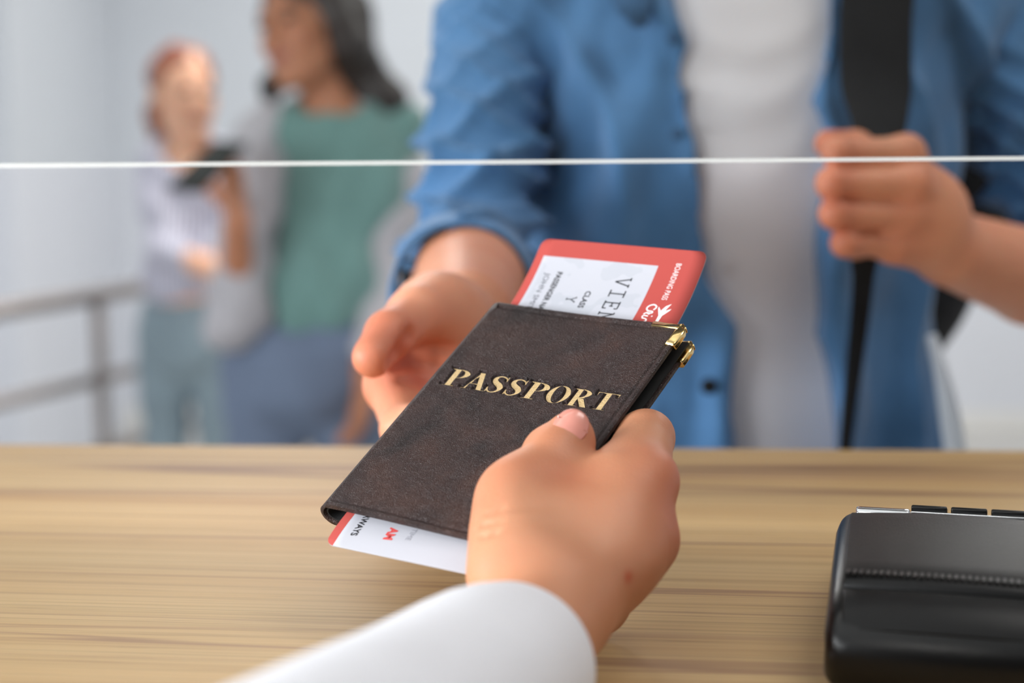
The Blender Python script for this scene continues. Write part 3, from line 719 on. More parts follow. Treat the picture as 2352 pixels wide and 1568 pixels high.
for r in range(4):
    for cidx in range(4):
        y0 = .009 + r * .0125; zc = .0412 - (y0 - .007) * .30 + (.0022 if r == 0 else .0006)
        x0 = .0285 + cidx * .0158
        tpart('key', prism([(y0, zc), (y0, zc + .0028), (y0 + .001, zc + .0036), (y0 + .0085, zc + .0012), (y0 + .0095, zc), (y0 + .0095, zc - .004), (y0, zc - .002)], x0, x0 + .0142, 0, 1), M_PLAS, .0008, 30)
tpart('display', prism([(.062, .0262), (.062, .0270), (.082, .0205), (.082, .0188)], .012, TW - .012, 0, 1), M_SCREEN, .0004)
tpart('ridge_line', prism([(.0058, .0425), (.0062, .0446), (.0082, .0440), (.0084, .0418)], .0285, TW - .006, 0, 2), M_CHROME, .0005, 30)

# ------------------------------------------------------------------ hands
def lerp(a, b, t): return np.array(a) * (1 - t) + np.array(b) * t
def build_hand(lo, hi, h, wrist, arm, fingers, thumb, web_k=0.016, extra=None, pads=(), wflat=None, mk=0.010, fk=0.0022):
    """arm: list of (point, radius) from wrist up the forearm; fingers: list of (pts, radii) starting at the knuckle"""
    pal = Vol(lo, hi, h)
    pts = [p for p, r in arm]; rs = [r for p, r in arm]
    pal.chain(pts, rs, 0.006, wflat)
    for pts_, rs_ in fingers:                      # metacarpals
        pal.rc(wrist, pts_[0], rs[0] * 0.62, rs_[0] * 1.02, mk)
    tp, tr = thumb
    pal.rc(lerp(wrist, tp[0], .35), tp[0], rs[0] * .6, tr[0], 0.018)
    pal.rc(tp[0], tp[1], tr[0], tr[1], web_k)
    for c, r, R in pads: pal.ell(c, r, R, 0.014)
    fin = None
    for pts_, rs_ in fingers:
        f = pal.like()
        f.chain(pts_, rs_, 0.004)
        for j in range(1, len(pts_) - 1): f.ell(pts_[j], [rs_[j] * 1.07] * 3, None, 0.004)
        if fin is None: fin = f
        else: fin.union(f, fk)
    pal.union(fin, 0.009)
    t = pal.like(); t.chain(tp[1:], tr[1:], 0.005)
    pal.union(t, 0.007)
    if extra: extra(pal)
    return pal
def nail(name, tip, joint, up, r, length, width, m, parent, lift=0.0009):
    ax_ = np.array(tip) - np.array(joint); ax_ /= np.linalg.norm(ax_); up = np.array(up, float); up -= ax_ * (up @ ax_); up /= np.linalg.norm(up); sd = np.cross(ax_, up)
    V, F = [], []; n, m_ = 16, 18
    c = np.array(tip)
    for layer, off in ((0, 0.0), (1, -.0007)):
        for i in range(n + 1):
            for j in range(m_ + 1):
                s = -1 + 2 * i / n; t = -1 + 2 * j / m_        # s along, t across
                wv = (1 - abs(s) ** 4 * .30) if s > 0 else (1 - abs(s) ** 3 * .42)
                th = t * wv * width / 2 / r
                along = s * length / 2 - (0.0 if s < 0 else .0) - .0010 * t * t * (1 if s > 0 else -1)
                rr = r + lift + off - .0014 * max(s, 0) ** 2 + .0006 * max(-s, 0)
                V.append(c + ax_ * along + up * math.cos(th) * rr + sd * math.sin(th) * rr)
    N = (n + 1) * (m_ + 1)
    for i in range(n):
        for j in range(m_):
            a = i * (m_ + 1) + j; F.append((a, a + 1, a + m_ + 2, a + m_ + 1)); F.append((a + N + m_ + 1, a + N + m_ + 2, a + N + 1, a + N))
    ring = [j for j in range(m_ + 1)] + [i * (m_ + 1) + m_ for i in range(1, n + 1)] + [n * (m_ + 1) + j for j in range(m_ - 1, -1, -1)] + [i * (m_ + 1) for i in range(n - 1, 0, -1)]
    for i in range(len(ring)): k = (i + 1) % len(ring); F.append((ring[k], ring[i], ring[i] + N, ring[k] + N))
    return mesh_obj(name, V, F, m, parent, True)
M_NAIL = mat('pink_nail', lin(222, 146, 130), 0.22, 0.03, 200, spec=0.6, coat=0.3)

def ray_hit(vol, x, y, d0=.5, d1=1.0):            # first surface of a blended body along a photo ray
    for d in np.arange(d0, d1, vol.h * .5):
        p = P3(x, y, d); i = np.round((p - vol.lo) / vol.h).astype(int)
        if (i >= 0).all() and (i < vol.n).all() and vol.d[tuple(i)] < 0: return p
    return P3(x, y, (d0 + d1) / 2)
def creases(vol, lines, r, k=.003, d0=.5, d1=1.0, sink=.3):   # skin folds cut along the visible surface
    cuts = []
    for ln in lines:
        pts = spline([np.array(p, float) for p in ln], 5)
        cuts.append([ray_hit(vol, p[0], p[1], d0, d1) for p in pts])
    for c_ in cuts:
        for a, b2 in zip(c_[:-1], c_[1:]):
            if np.linalg.norm(a - b2) < .02:
                t_ = (a - OC) / np.linalg.norm(a - OC) * -r * (1 - sink)
                vol.cut_local(a + t_, b2 + t_, r, k)

# ---- the agent's right hand (foreground)
wr = P3(1268, 1396, .610)
thumb = [P3(1192, 1306, .620), P3(1178, 1140, .646), pn(1274, 1054, .0096), pn(1309, 997, .0126)]
thr = [.0140, .0116, .0098, .0086]
imc, mmc, rmc, pmc = P3(1486, 1104, .662), P3(1484, 1240, .655), P3(1428, 1322, .662), P3(1368, 1382, .672)
ipip = pn(1486, 1004, -.0150)
ub = -TK - .0012                                   # underside of the holder
index = ([imc, ipip, pp(.085, .083, ub - .0092), pp(.066, .080, ub - .0076)], [.0104, .0098, .0082, .0070])
middle = ([mmc, pp(.1130, .0600, ub - .0125), pp(.085, .060, ub - .0096), pp(.062, .057, ub - .0078)], [.0104, .0096, .0084, .0072])
ring_ = ([rmc, pp(.1085, .0360, ub - .0160), pp(.081, .0370, ub - .0092), pp(.060, .036, ub - .0074)], [.0100, .0092, .0080, .0068])
pinky = ([pmc, pp(.1010, .0140, ub - .0150), pp(.081, .0150, ub - .0085), pp(.064, .0160, ub - .0066)], [.0090, .0080, .0070, .0060])
s0 = P3(1182, 1526, .575); el = P3(740, 1880, .42)
fdir = (el - s0) / np.linalg.norm(el - s0)
arm = [(wr, .0220), (s0, .0215), (lerp(s0, el, .5), .0240), (el, .0300)]
allp = np.array([wr, *thumb, *index[0], *middle[0], *ring_[0], *pinky[0], lerp(s0, el, .5)])
def agent_extra(v):
    v.ell(lerp(wr, lerp(imc, mmc, .5), .52), (.020, .018, .014), None, .02)     # fills the back of the hand
    v.rc(P3(1405, 1092, .657), pn(1466, 1014, -.0105), .0088, .0086, .010)       # index base lying along the holder's edge
    v.rc(lerp(thumb[1], thumb[2], .1), thumb[2], .0112, .0096, .006); v.rc(thumb[2], pn(1309, 1006, .0084), .0090, .0080, .006); v.rc(pn(1254, 1034, .0100), pn(1272, 1054, .0100), .0080, .0085, .006)
    for kk in (imc, mmc, rmc): v.ell(kk, (.0098, .0098, .0098), None, .004)
    v.rc(lerp(thumb[0], thumb[1], .6), lerp(wr, imc, .68), .0112, .0120, .018)   # web between thumb and index
    v.rc(lerp(thumb[1], thumb[2], .25), lerp(wr, imc, .86), .0072, .0095, .012)
    v.rc(wr, pmc, .015, .010, .012)
hv = build_hand(allp.min(0) - .045, allp.max(0) + .045, .0013, wr, arm[:3], [index, middle, ring_, pinky], (thumb, thr), 0.018, agent_extra, wflat=None)
tow = (OC - imc) / np.linalg.norm(OC - imc)
for kk, off_, rr_ in ((imc, .0078, .0042), (mmc, .0076, .0042)):      # tendons over the back of the hand
    hv.rc(lerp(wr, kk, .45) + tow * (off_ + .0015), kk + tow * off_, .0030, rr_, .010)
creases(hv, [[(1108, 1180), (1130, 1176), (1152, 1168)], [(1102, 1206), (1128, 1202), (1150, 1194)], [(1100, 1232), (1124, 1228), (1142, 1222)]], .0004, .0016, sink=.0)
fl_shade = [(ray_hit(hv, 1441, 1325), .0022, .9), (imc, .012, .5), (mmc, .012, .5), (rmc, .012, .35), (P3(1535, 1150, .652), .024, .45), (P3(1480, 1270, .645), .022, .3), (ipip, .012, .5), (thumb[1], .016, .35), (thumb[2], .012, .3), (thumb[3], .012, .35), (P3(1310, 1100, .64), .012, .3)]  # mole and knuckle redness; two broad spots paint the hand's shaded side darker
agent = org('person', hv.mesh(2), S_AGENT, flush=fl_shade, label='person with a white sleeve in front, right hand holding out the passport', cat='person')
up_t = (OC - thumb[3]); up_t = up_t / np.linalg.norm(up_t) * 1.0 + PM[:, 2] * .35
tdir = thumb[3] - thumb[2]; tdir /= np.linalg.norm(tdir)
nail('fingernail', thumb[3] + tdir * .0006, thumb[2], up_t, thr[3], .0138, .0136, M_NAIL, agent)
# white sleeve: loose tube around the forearm with a turned rim
M_SLEEVE = mat('white_cotton', lin(232, 232, 238), 0.85, 0.015, 30, 0.25, 1300)
sl_pts = [s0 + fdir * t for t in (0, .004, .03, .06, .1, .15, .22, .30)]
sl_r = [.0286, .0292, .0330, .0345, .0360, .0380, .042, .048]
V, F = tube_mesh(sl_pts, sl_r, 64, False); n0 = len(V)
V2, F2 = tube_mesh(sl_pts, [r - .0022 for r in sl_r], 64, False)
F += [tuple(i + n0 for i in q)[::-1] for q in F2]; V = [np.array(v) for v in V + V2]
F += [(j, n0 + j, n0 + (j + 1) % 64, (j + 1) % 64) for j in range(64)]
e_ = (len(sl_pts) - 1) * 64
F += [(e_ + (j + 1) % 64, n0 + e_ + (j + 1) % 64, n0 + e_ + j, e_ + j) for j in range(64)]
V = np.array(V); tt = (V - s0) @ fdir
V += (np.sin(tt * 140 + V[:, 0] * 60)[:, None] * .0010 + np.sin(tt * 60 + V[:, 0] * 90)[:, None] * .0012) * np.clip(tt / .03, 0, 1)[:, None] * np.array([.3, 0, 1])
V[:, 2] = np.maximum(V[:, 2], CT + .0006)
so = mesh_obj('sleeve', V, F, M_SLEEVE, agent, True)
sd = so.modifiers.new('sub', 'SUBSURF'); sd.levels = 1; sd.render_levels = 1

# ------------------------------------------------------------------ people
def head_prims(v, c, R, s=1.0, k=.012):
    q = lambda x, y, z: c + R @ (np.array([x, y, z]) * s)
    v.ell(q(0, .016, .042), np.array([.076, .094, .084]) * s, R, k)
    v.ell(q(0, -.022, -.030), np.array([.062, .072, .086]) * s, R, .03)
    v.ell(q(0, -.060, -.088), np.array([.026, .024, .024]) * s, R, .02)
    v.rc(q(-.052, -.01, -.05), q(-.022, -.055, -.095), .018 * s, .016 * s, .02); v.rc(q(.052, -.01, -.05), q(.022, -.055, -.095), .018 * s, .016 * s, .02)
    for sg in (-1, 1):
        v.ell(q(sg * .038, -.062, -.022), np.array([.022, .020, .020]) * s, R, .015)      # cheek
        v.rc(q(sg * .014, -.086, .030), q(sg * .046, -.076, .028), .008 * s, .007 * s, .008)   # brow ridge
        v.ell(q(sg * .079, .012, -.008), np.array([.008, .018, .030]) * s, R, .005)       # ear
        v.cut_ell(q(sg * .031, -.099, .012), np.array([.017, .014, .010]) * s, R, .008)
        v.ell(q(sg * .031, -.080, .011), np.array([.0125, .0125, .0115]) * s, R, .002)
    v.rc(q(0, -.090, .014), q(0, -.108, -.022), .0070 * s, .0105 * s, .007)
    v.ell(q(.010, -.098, -.026), np.array([.008, .009, .007]) * s, R, .006); v.ell(q(-.010, -.098, -.026), np.array([.008, .009, .007]) * s, R, .006)
    return q
def face_bits(q, R, parent, brow, s=1.0):
    for sg in (-1, 1):
        v = Vol(q(sg * .031, -.087, .011) - .012, q(sg * .031, -.087, .011) + .012, .0013); v.ell(q(sg * .031, -.0895, .011), np.array([.0135, .0055, .0080]) * s, R, 0)
        org('eye', v.mesh(1), M_DARK, parent)
        tube('eyebrow', [q(sg * .014, -.0965, .029), q(sg * .030, -.094, .034), q(sg * .048, -.082, .029)], [(.0022), (.0026), (.0012)], brow, parent, 8)
    v = Vol(q(0, -.09, -.06) - .032, q(0, -.09, -.06) + .032, .0018)
    v.ell(q(0, -.0925, -.0545), np.array([.023, .008, .0048]) * s, R, .003); v.ell(q(0, -.0915, -.0625), np.array([.019, .008, .0058]) * s, R, .003)
    org('lips', v.mesh(1), M_LIP, parent)

# ---- traveller at the counter
mb = P3(1700, 700, 1.392); mb[2] = 0
def ML(x, y, z): return mb + FR @ np.array([x, y, z], float)
def shoes(parent, pts, m, yaw, L=.26):
    for i, p in enumerate(pts):
        v = Vol(np.array(p) - [.2, .2, .02], np.array(p) + [.2, .2, .12], .006)
        R = _rz(yaw); f = lambda x, y, z: np.array(p) + R @ np.array([x, y, z])
        v.rc(f(0, .05, .045), f(0, -.14, .035), .042, .036, .01, ((0, 0, 1), 1.15)); v.rc(f(0, .05, .05), f(0, .03, .08), .038, .034, .02)
        v.field(lambda d, X, Y, Z: np.maximum(d, .002 - Z))
        org('shoe', v.mesh(1), m, parent)
def man_torso(v, inf, k=.03):
    v.ell(ML(0, .01, 1.33), (.166 + inf, .112 + inf, .19 + inf), FR, k)
    v.ell(ML(0, .01, 1.12), (.140 + inf, .104 + inf, .20 + inf), FR, k)
    v.ell(ML(0, .01, .94), (.148 + inf, .112 + inf, .14 + inf), FR, k)
    v.rc(ML(-.165, .02, 1.435), ML(.165, .02, 1.435), .055 + inf, .055 + inf, k)
def legs(v, L, hipx, hz, foot, r, inf, y=0.01, end=.09):
    for sg in (-1, 1):
        hp = L(sg * hipx, y, hz); k_ = .012; kn = L(sg * (hipx + .01), y - .01, hz * .53); an = L(sg * foot, y + .01, end)
        v.rc(hp, kn, r + inf, r * .66 + inf, k_); v.rc(kn, an, r * .66 + inf, r * .42 + inf, .02)
body = Vol(ML(0, 0, 0) - [.36, .34, .02], ML(0, 0, 0) + [.40, .34, 1.86], .009)
man_torso(body, -.006)
legs(body, ML, .088, .92, .11, .082, -.012, end=.05)
body.rc(ML(0, .02, 1.42), ML(0, .0, 1.60), .060, .056, .03)
mh = ML(0, -.02, 1.665); head_prims(body, mh, FR @ _rx(math.radians(6)), 1.04)
rsh, rel = ML(-.195, .02, 1.415), P3(1085, 600, 1.255)
lsh, lel = ML(.205, .03, 1.415), P3(2570, 705, 1.33)
body.rc(rsh, rel, .040, .030, .02); body.rc(lsh, lel, .045, .036, .02)
# right hand, palm up, reaching for the passport
wr2 = P3(1072, 722, .985)
th2 = [P3(1035, 738, .940), P3(955, 722, .888), P3(894, 768, .856), P3(856, 820, .838)]
ix2 = ([P3(897, 884, .888), P3(930, 985, .848), pp(.028, .112, ub - .010), pp(.047, .108, ub - .0085)], [.0125, .0110, .0096, .0080])
md2 = ([P3(952, 925, .893), P3(985, 1000, .845), pp(.040, .098, ub - .010), pp(.060, .094, ub - .0085)], [.0128, .0112, .0098, .0082])
rg2 = ([P3(1010, 935, .905), P3(1050, 1000, .855), P3(1085, 985, .815), P3(1110, 965, .792)], [.0122, .0106, .0094, .0080])
pk2 = ([P3(1065, 915, .922), P3(1105, 970, .88), P3(1135, 965, .850), P3(1155, 955, .832)], [.0110, .0092, .0080, .0068])
def man_extra(v):
    v.rc(lerp(th2[0], th2[1], .55), lerp(wr2, ix2[0][0], .72), .0125, .0130, .018)
    v.ell(lerp(wr2, md2[0][0], .6), (.032, .030, .022), FR, .02)
    v.ell(lerp(th2[0], th2[1], .35), (.022, .024, .022), FR, .02)
pts_ = np.array([wr2, *th2, *ix2[0], *md2[0], *rg2[0], *pk2[0], rel])
h2 = build_hand(pts_.min(0) - .05, pts_.max(0) + .05, .0022, wr2, [(wr2, .0275), (lerp(wr2, rel, .35), .032), (lerp(wr2, rel, .6), .0395), (rel, .033)], [ix2, md2, rg2, pk2], (th2, [.0175, .0138, .0118, .0104]), .02, man_extra)
# left hand closed on the strap
wr3 = P3(2185, 572, 1.185)
th3 = [P3(2110, 500, 1.21), P3(2046, 395, 1.205), P3(1965, 338, 1.178), P3(1902, 330, 1.168)]
def fing(mx, my, px, py, d1, d2): return [P3(mx, my, d1), P3(px, py, d2), P3(px + 22, py + 6, d2 + .024), P3(px + 85, py + 8, d2 + .033)]
f3 = [(fing(2082, 352, 1926, 352, 1.142, 1.126), [.0112, .0097, .0092, .0085]), (fing(2098, 420, 1912, 421, 1.138, 1.120), [.0112, .0098, .0093, .0086]),
      (fing(2086, 492, 1918, 491, 1.144, 1.124), [.0108, .0095, .0090, .0083]), (fing(2056, 560, 1942, 557, 1.152, 1.132), [.0100, .0087, .0082, .0074])]
pts_ = np.array([wr3, *th3, *[p for f in f3 for p in f[0]], lel])
def man_extra3(v):
    v.ell(lerp(wr3, f3[1][0][0], .55), (.026, .016, .028), FR, .015)
    v.rc(wr3, f3[3][0][0], .019, .011, .012)
h3 = build_hand(pts_.min(0) - .05, pts_.max(0) + .05, .0024, wr3, [(wr3, .0265), (lerp(wr3, lel, .45), .035), (lel, .040)], f3, (th3, [.0170, .0130, .0112, .0098]), .02, man_extra3, fk=.0008)
creases(h2, [[(952, 762), (930, 800), (902, 836)]], .0030, .005, .8, 1.1)
creases(h2, [[(940, 806), (990, 800), (1040, 806)], [(905, 846), (960, 832), (1020, 838)], [(925, 872), (965, 878), (1005, 896)]], .0018, .004, .8, 1.1)
fl2 = [(p, .016, .5) for p in (th2[3], th2[2], ix2[0][0], md2[0][0])] + [(f[0][1], .014, .45) for f in f3] + [(f[0][0], .012, .4) for f in f3] + [(th3[3], .014, .5), (P3(960, 830, .88), .03, .45)]
man = org('person', join(body.mesh(1), h2.mesh(2), h3.mesh(2)), S_MAN, flush=fl2,
          label='person in open blue denim shirt over white tee reaching for the passport', cat='person')
face_bits(lambda x, y, z: mh + (FR @ _rx(math.radians(6))) @ (np.array([x, y, z]) * 1.04), FR @ _rx(math.radians(6)), man, M_HAIR_D)
hr = Vol(mh - .16, mh + .17, .006); hr.ell(mh + FR @ np.array([0, .03, .06]), (.088, .100, .088), FR, 0); hr.cut_ell(mh + FR @ np.array([0, -.11, -.03]), (.09, .09, .10), FR, .01)
org('hair', hr.mesh(1), M_HAIR_D, man)
# white tee
tee = Vol(ML(0, 0, .85) - [.34, .3, 0], ML(0, 0, 1.5) + [.34, .3, .05], .006)
man_torso(tee, .004); tee.field(lambda d, X, Y, Z: np.maximum(d, .93 - Z))
def tee_fold(V):
    L = (V - mb) @ FR; x, z = L[:, 0] + .01, L[:, 2]
    f = np.zeros(len(V))
    for zc, am, wd_, cur in ((1.355, .0055, .016, 3.0), (1.395, .004, .013, 2.4), (1.305, .0035, .018, 4.0)):
        f += am * np.exp(-((z - zc - cur * x * x * 3) / wd_) ** 2) * np.exp(-(x / .07) ** 2)
    f += .0042 * np.sin(x * 70 + 9 * (z - 1.1) + .8) * np.clip((1.30 - z) / .2, 0, 1)
    return f * .55
org('t_shirt', tee.mesh(1), M_TSHIRT, man, disp=tee_fold)
# open denim shirt
LZ = [.90, 1.10, 1.21, 1.29, 1.36, 1.44, 1.52]; LX = [.000, -.012, -.031, -.041, -.052, -.063, -.070]; RX_ = [.075, .062, .046, .042, .043, .048, .055]
sh = Vol(ML(0, 0, .80) - [.38, .36, 0], ML(0, 0, 1.5) + [.38, .36, .06], .0055)
man_torso(sh, .020, .035)
sh.ell(ML(-.080, -.035, 1.06), (.072, .085, .26), FR, .05); sh.ell(ML(.064, -.060, 1.08), (.024, .072, .30), FR, .02); sh.ell(ML(.112, .01, 1.02), (.062, .075, .24), FR, .03)
sh.cut_ell(ML(.168, -.165, 1.06), (.082, .098, .27), FR, .02)
def open_shirt(d, X, Y, Z):
    lx = (X - mb[0]) * FR[0, 0] + (Y - mb[1]) * FR[1, 0]; ly = (X - mb[0]) * FR[0, 1] + (Y - mb[1]) * FR[1, 1]
    xl = np.interp(Z, LZ, LX); xr = np.interp(Z, LZ, RX_)
    wedge = np.maximum(np.maximum(xl - lx, lx - xr), ly - .02)
    d = np.maximum(d, -wedge); return np.maximum(d, .88 - Z)
sh.field(open_shirt)
def shirt_fold(V):
    L = (V - mb) @ FR; x, y, z = L.T
    rr = np.sin(x * 40 + 11 * (z - 1.2) + .9 + 1.3 * np.sin(z * 13)); f = .0048 * ((1 - np.abs(rr)) ** 2 * 2 - 1) + .0022 * np.sin(x * 120 - 25 * z + 2) + .0018 * np.sin(z * 55 + x * 30)
    f += .008 * np.exp(-((x + .125 - .25 * (z - 1.25)) / .022) ** 2) * np.clip((1.40 - z) / .1, 0, 1)
    f -= .007 * np.exp(-((x + .085 - .55 * (z - 1.22)) / .020) ** 2) * np.exp(-((z - 1.2) / .12) ** 2)
    xl = np.interp(z, LZ, LX); e = xl - x
    f = f * 1.5 + .0018 * np.exp(-((e - .016) / .014) ** 6) * (y < 0)          # placket
    return np.maximum(f, -.0075)
shirt = org('denim_shirt', sh.mesh(1), M_DENIM, man, disp=shirt_fold)
def front(x, z, lift=0.0):                         # point on the shirt front
    q = ML(x, 0, z); y = -.6
    for st in (.02, .004, .001):
        while True:
            p = ML(x, y + st, z); i = tuple(np.clip(np.round((p - sh.lo) / sh.h).astype(int), 0, sh.n - 1))
            if sh.d[i] < .002 or y > .1: break
            y += st
    return ML(x, y - lift, z)
for x, z, r, mm in ((-.028 - .012, 1.148, .0062, M_BLACK), (-.052 - .012, 1.335, .0052, M_DENIM_D), (-.066, 1.405, .0052, M_DENIM_D), (-.047, 1.24, .0052, M_DENIM_D)):
    p = front(x, z, .004); n_ = FR @ np.array([0, -1, 0])
    V, F = tube_mesh([p, p + n_ * .0018, p + n_ * .0026], [r, r, r * .7], 20)
    mesh_obj('button', V, F, mm, shirt, True)
# dark wedge at the shirt neck and shoulder seam, hem
tube('dark_neck_wedge', [P3(1440, -60, 1.262), P3(1462, 20, 1.258), P3(1472, 62, 1.256)], [(.020, .004), (.014, .004), (.004, .002)], M_DENIM_D, shirt, 16, FR @ np.array([0, -1., 0]))
# sleeves
rcf = P3(1062, 668, 1.128)
sv = Vol(np.minimum(np.minimum(rsh, rel), rcf) - .09, np.maximum(np.maximum(rsh, rel), rcf) + .09, .0045)
sv.rc(rsh, rel, .056, .047, .03); sv.rc(rel, rcf, .047, .0455, .02)
ax2 = (rcf - rel) / np.linalg.norm(rcf - rel)
def cuff_cut(d, X, Y, Z):
    t = (X - rcf[0]) * ax2[0] + (Y - rcf[1]) * ax2[1] + (Z - rcf[2]) * ax2[2]; return np.maximum(d, t)
sv.field(cuff_cut)
def sleeve_fold(V):
    L = (V - mb) @ FR; z = L[:, 2]; x = L[:, 0]; y = L[:, 1]
    s = np.sin(z * 105 + x * 55 + 2.2 * np.sin(x * 22 + z * 16)); s2 = np.sin(z * 62 - x * 48 + y * 40 + 1.0 + 1.4 * np.sin(z * 21))
    low = np.clip((1.44 - z) / .12, .3, 1)
    ridge = (1 - np.abs(s)) ** 2 * 2 - 1; ridge2 = (1 - np.abs(s2)) ** 2 * 2 - 1
    return (.0075 * ridge + .0060 * ridge2) * low
org('shirt_sleeve', sv.mesh(1), M_DENIM, man, disp=sleeve_fold)
cv = Vol(rcf - .08, rcf + .08, .003); cv.rc(rcf - ax2 * .030, rcf - ax2 * .002, .0495, .0485, 0); 
def cuff2(d, X, Y, Z):
    t = (X - rcf[0]) * ax2[0] + (Y - rcf[1]) * ax2[1] + (Z - rcf[2]) * ax2[2]
    rr = np.sqrt(np.maximum((X - rcf[0]) ** 2 + (Y - rcf[1]) ** 2 + (Z - rcf[2]) ** 2 - t * t, 0))
    return np.maximum(np.maximum(np.maximum(d, t - .006), -.034 - t), .0435 - rr)
cv.field(cuff2)
org('rolled_cuff', cv.mesh(2), M_DENIM, man, disp=lambda V: waves(V, [(60, 20, 80, 1), (30, 90, -50, .7)], .0012, 4))
lcf = lerp(lel, wr3, .22)
lv = Vol(np.minimum(lsh, lel) - .10, np.maximum(lsh, lel) + .10, .0055)
lv.rc(lsh, lel, .060, .054, .03); lv.rc(lel, lcf, .056, .053, .02)
org('shirt_sleeve', lv.mesh(1), M_DENIM, man, disp=sleeve_fold)
# jeans and shoes of the traveller
jv = Vol(ML(0, 0, 0) - [.3, .26, 0], ML(0, 0, 1.06) + [.3, .26, 0], .009); jv.ell(ML(0, .01, .93), (.178, .12, .14), FR, .03); legs(jv, ML, .088, .92, .11, .088, .004, end=.06)
org('jeans', jv.mesh(1), mat('navy_jeans', lin(56, 70, 96), .9, .1, 12), man)
shoes(man, [ML(-.11, 0, 0), ML(.11, 0, 0)], M_SHOE_B, YAW)
# shirt hem lit from behind, painted as a pale strip at his side
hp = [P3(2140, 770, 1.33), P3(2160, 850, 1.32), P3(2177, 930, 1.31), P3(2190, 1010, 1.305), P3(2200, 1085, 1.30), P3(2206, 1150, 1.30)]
tube('backlit_tail_edge', spline(hp, 4), [(.0040 + .0044 * min(1, i / 10), .003) for i in range(21)], mat('backlit_hem_pale', lin(232, 242, 252), .8, .03), shirt, 14, FR @ np.array([0, -1., 0]))

# ---- backpack (worn): bag, straps
bpk = empty('backpack', ML(.02, .25, .98), label='black backpack worn by the denim-shirted traveller, strap gripped in his fist', cat='backpack')
bv = Vol(ML(0, .27, .95) - [.38, .30, 0], ML(0, .27, 1.62) + [.44, .30, 0], .008)
bv.rc(ML(-.08, .272, 1.10), ML(.09, .272, 1.14), .12, .11, .05); bv.rc(ML(-.08, .272, 1.36), ML(.13, .272, 1.36), .12, .12, .06); bv.rc(ML(-.08, .272, 1.10), ML(-.08, .272, 1.36), .12, .12, .05); bv.rc(ML(.145, .272, 1.21), ML(.15, .272, 1.36), .12, .12, .05); bv.rc(ML(.205, .272, 1.33), ML(.20, .272, 1.42), .125, .12, .05); bv.rc(ML(.03, .272, 1.16), ML(.03, .272, 1.36), .12, .12, .05)
bv.field(lambda d, X, Y, Z: d)
adopt(org('bag', bv.mesh(1), M_BLACK), bpk)
nrm = FR @ np.array([0, -1., 0])
sp = spline([ML(.10, .16, 1.50), ML(.105, .02, 1.530), P3(2025, -150, 1.275), P3(2012, 40, 1.250), P3(2012, 200, 1.238), P3(2014, 300, 1.205), P3(1996, 400, 1.160), P3(1990, 520, 1.162), P3(1984, 630, 1.185)], 6)
nS = len(sp); wds = np.interp(np.arange(nS), [0, 12, 18, 24, 30, 36, 42, 48], [.028, .028, .027, .0265, .020, .015, .012, .008])
adopt(tube('shoulder_strap', sp, [(float(x), .0040) for x in wds], M_BLACK, None, 18, nrm), bpk)
sp2 = spline([P3(1984, 630, 1.185), P3(1976, 720, 1.215), P3(1962, 840, 1.228), P3(1950, 940, 1.232), P3(1941, 1040, 1.236), P3(1936, 1120, 1.25)], 5)
adopt(tube('webbing', sp2, [(float(x), .0014) for x in np.linspace(.0080, .0036, len(sp2))], M_BLACK, None, 12, nrm), bpk)
sp3 = spline([ML(-.10, .16, 1.50), ML(-.13, .02, 1.535), ML(-.150, -.09, 1.46), ML(-.152, -.11, 1.40)], 6)

# ---- waiting women
def simple_hand(v, wrist, direction, palm_n, s=1.0, spread=.9, curl=.3):
    d = np.array(direction, float); d /= np.linalg.norm(d); n = np.array(palm_n, float); n -= d * (n @ d); n /= np.linalg.norm(n); sd_ = np.cross(d, n)
    v.rc(wrist, wrist + d * .07 * s, .024 * s, .030 * s, .02, (n, 1.7))
    for i, (o, L) in enumerate(((-.026, .066), (-.009, .075), (.009, .071), (.026, .055))):
        a = wrist + d * .078 * s + sd_ * o * s; b2 = a + (d * .6 + n * curl * .5) * L * .6 * s; c2 = b2 + (d * .5 + n * curl) * L * .5 * s
        v.rc(a, b2, .0095 * s, .0085 * s, .006); v.rc(b2, c2, .0085 * s, .007 * s, .004)
    a = wrist + d * .03 * s - sd_ * .026 * s; b2 = a + (d * .7 - sd_ * .6 + n * .3) * .045 * s; c2 = b2 + (d * .9 + n * .3) * .03 * s
    v.rc(a, b2, .013 * s, .010 * s, .01); v.rc(b2, c2, .010 * s, .008 * s, .005)

# woman in teal
D1 = 3.30
tb = P3(720, 800, D1 + .05); tb[2] = 0
def TL_(x, y, z): return tb + FR @ np.array([x, y, z], float)
def tpx(x, y, dd=0.0): return P3(x, y, D1 + dd)
hc = tpx(700, 74, .03); HR = FR @ _rz(math.radians(-30)) @ _ry(math.radians(-11)) @ _rx(math.radians(-4))
bv1 = Vol(TL_(0, 0, 0) - [.42, .36, .02], np.array([tb[0] + .42, tb[1] + .36, 1.78]), .0075)
qh = head_prims(bv1, hc, HR, 1.0)
nb = tpx(772, 262, .08)
bv1.rc(hc + HR @ np.array([0, .02, -.05]), nb, .050, .054, .02)
ch, wa, hi_ = tpx(775, 420, .08), tpx(735, 680, .06), tpx(705, 850, .05)
shl, shr = tpx(606, 305, .04), tpx(926, 298, .10)
def teal_torso(v, inf):
    v.ell(ch, (.140 + inf, .098 + inf, .175 + inf), FR, .03); v.ell(wa, (.118 + inf, .088 + inf, .17 + inf), FR, .03)
    v.rc(shl + (shr - shl) * .14, shr - (shr - shl) * .14, .042 + inf, .042 + inf, .03)
teal_torso(bv1, -.008); bv1.ell(hi_, (.155, .11, .13), FR, .03)
elr, wrr = tpx(545, 722, -.04), tpx(545, 510, -.17)
ell_, wrl = tpx(890, 610, .08), tpx(842, 862, -.06)
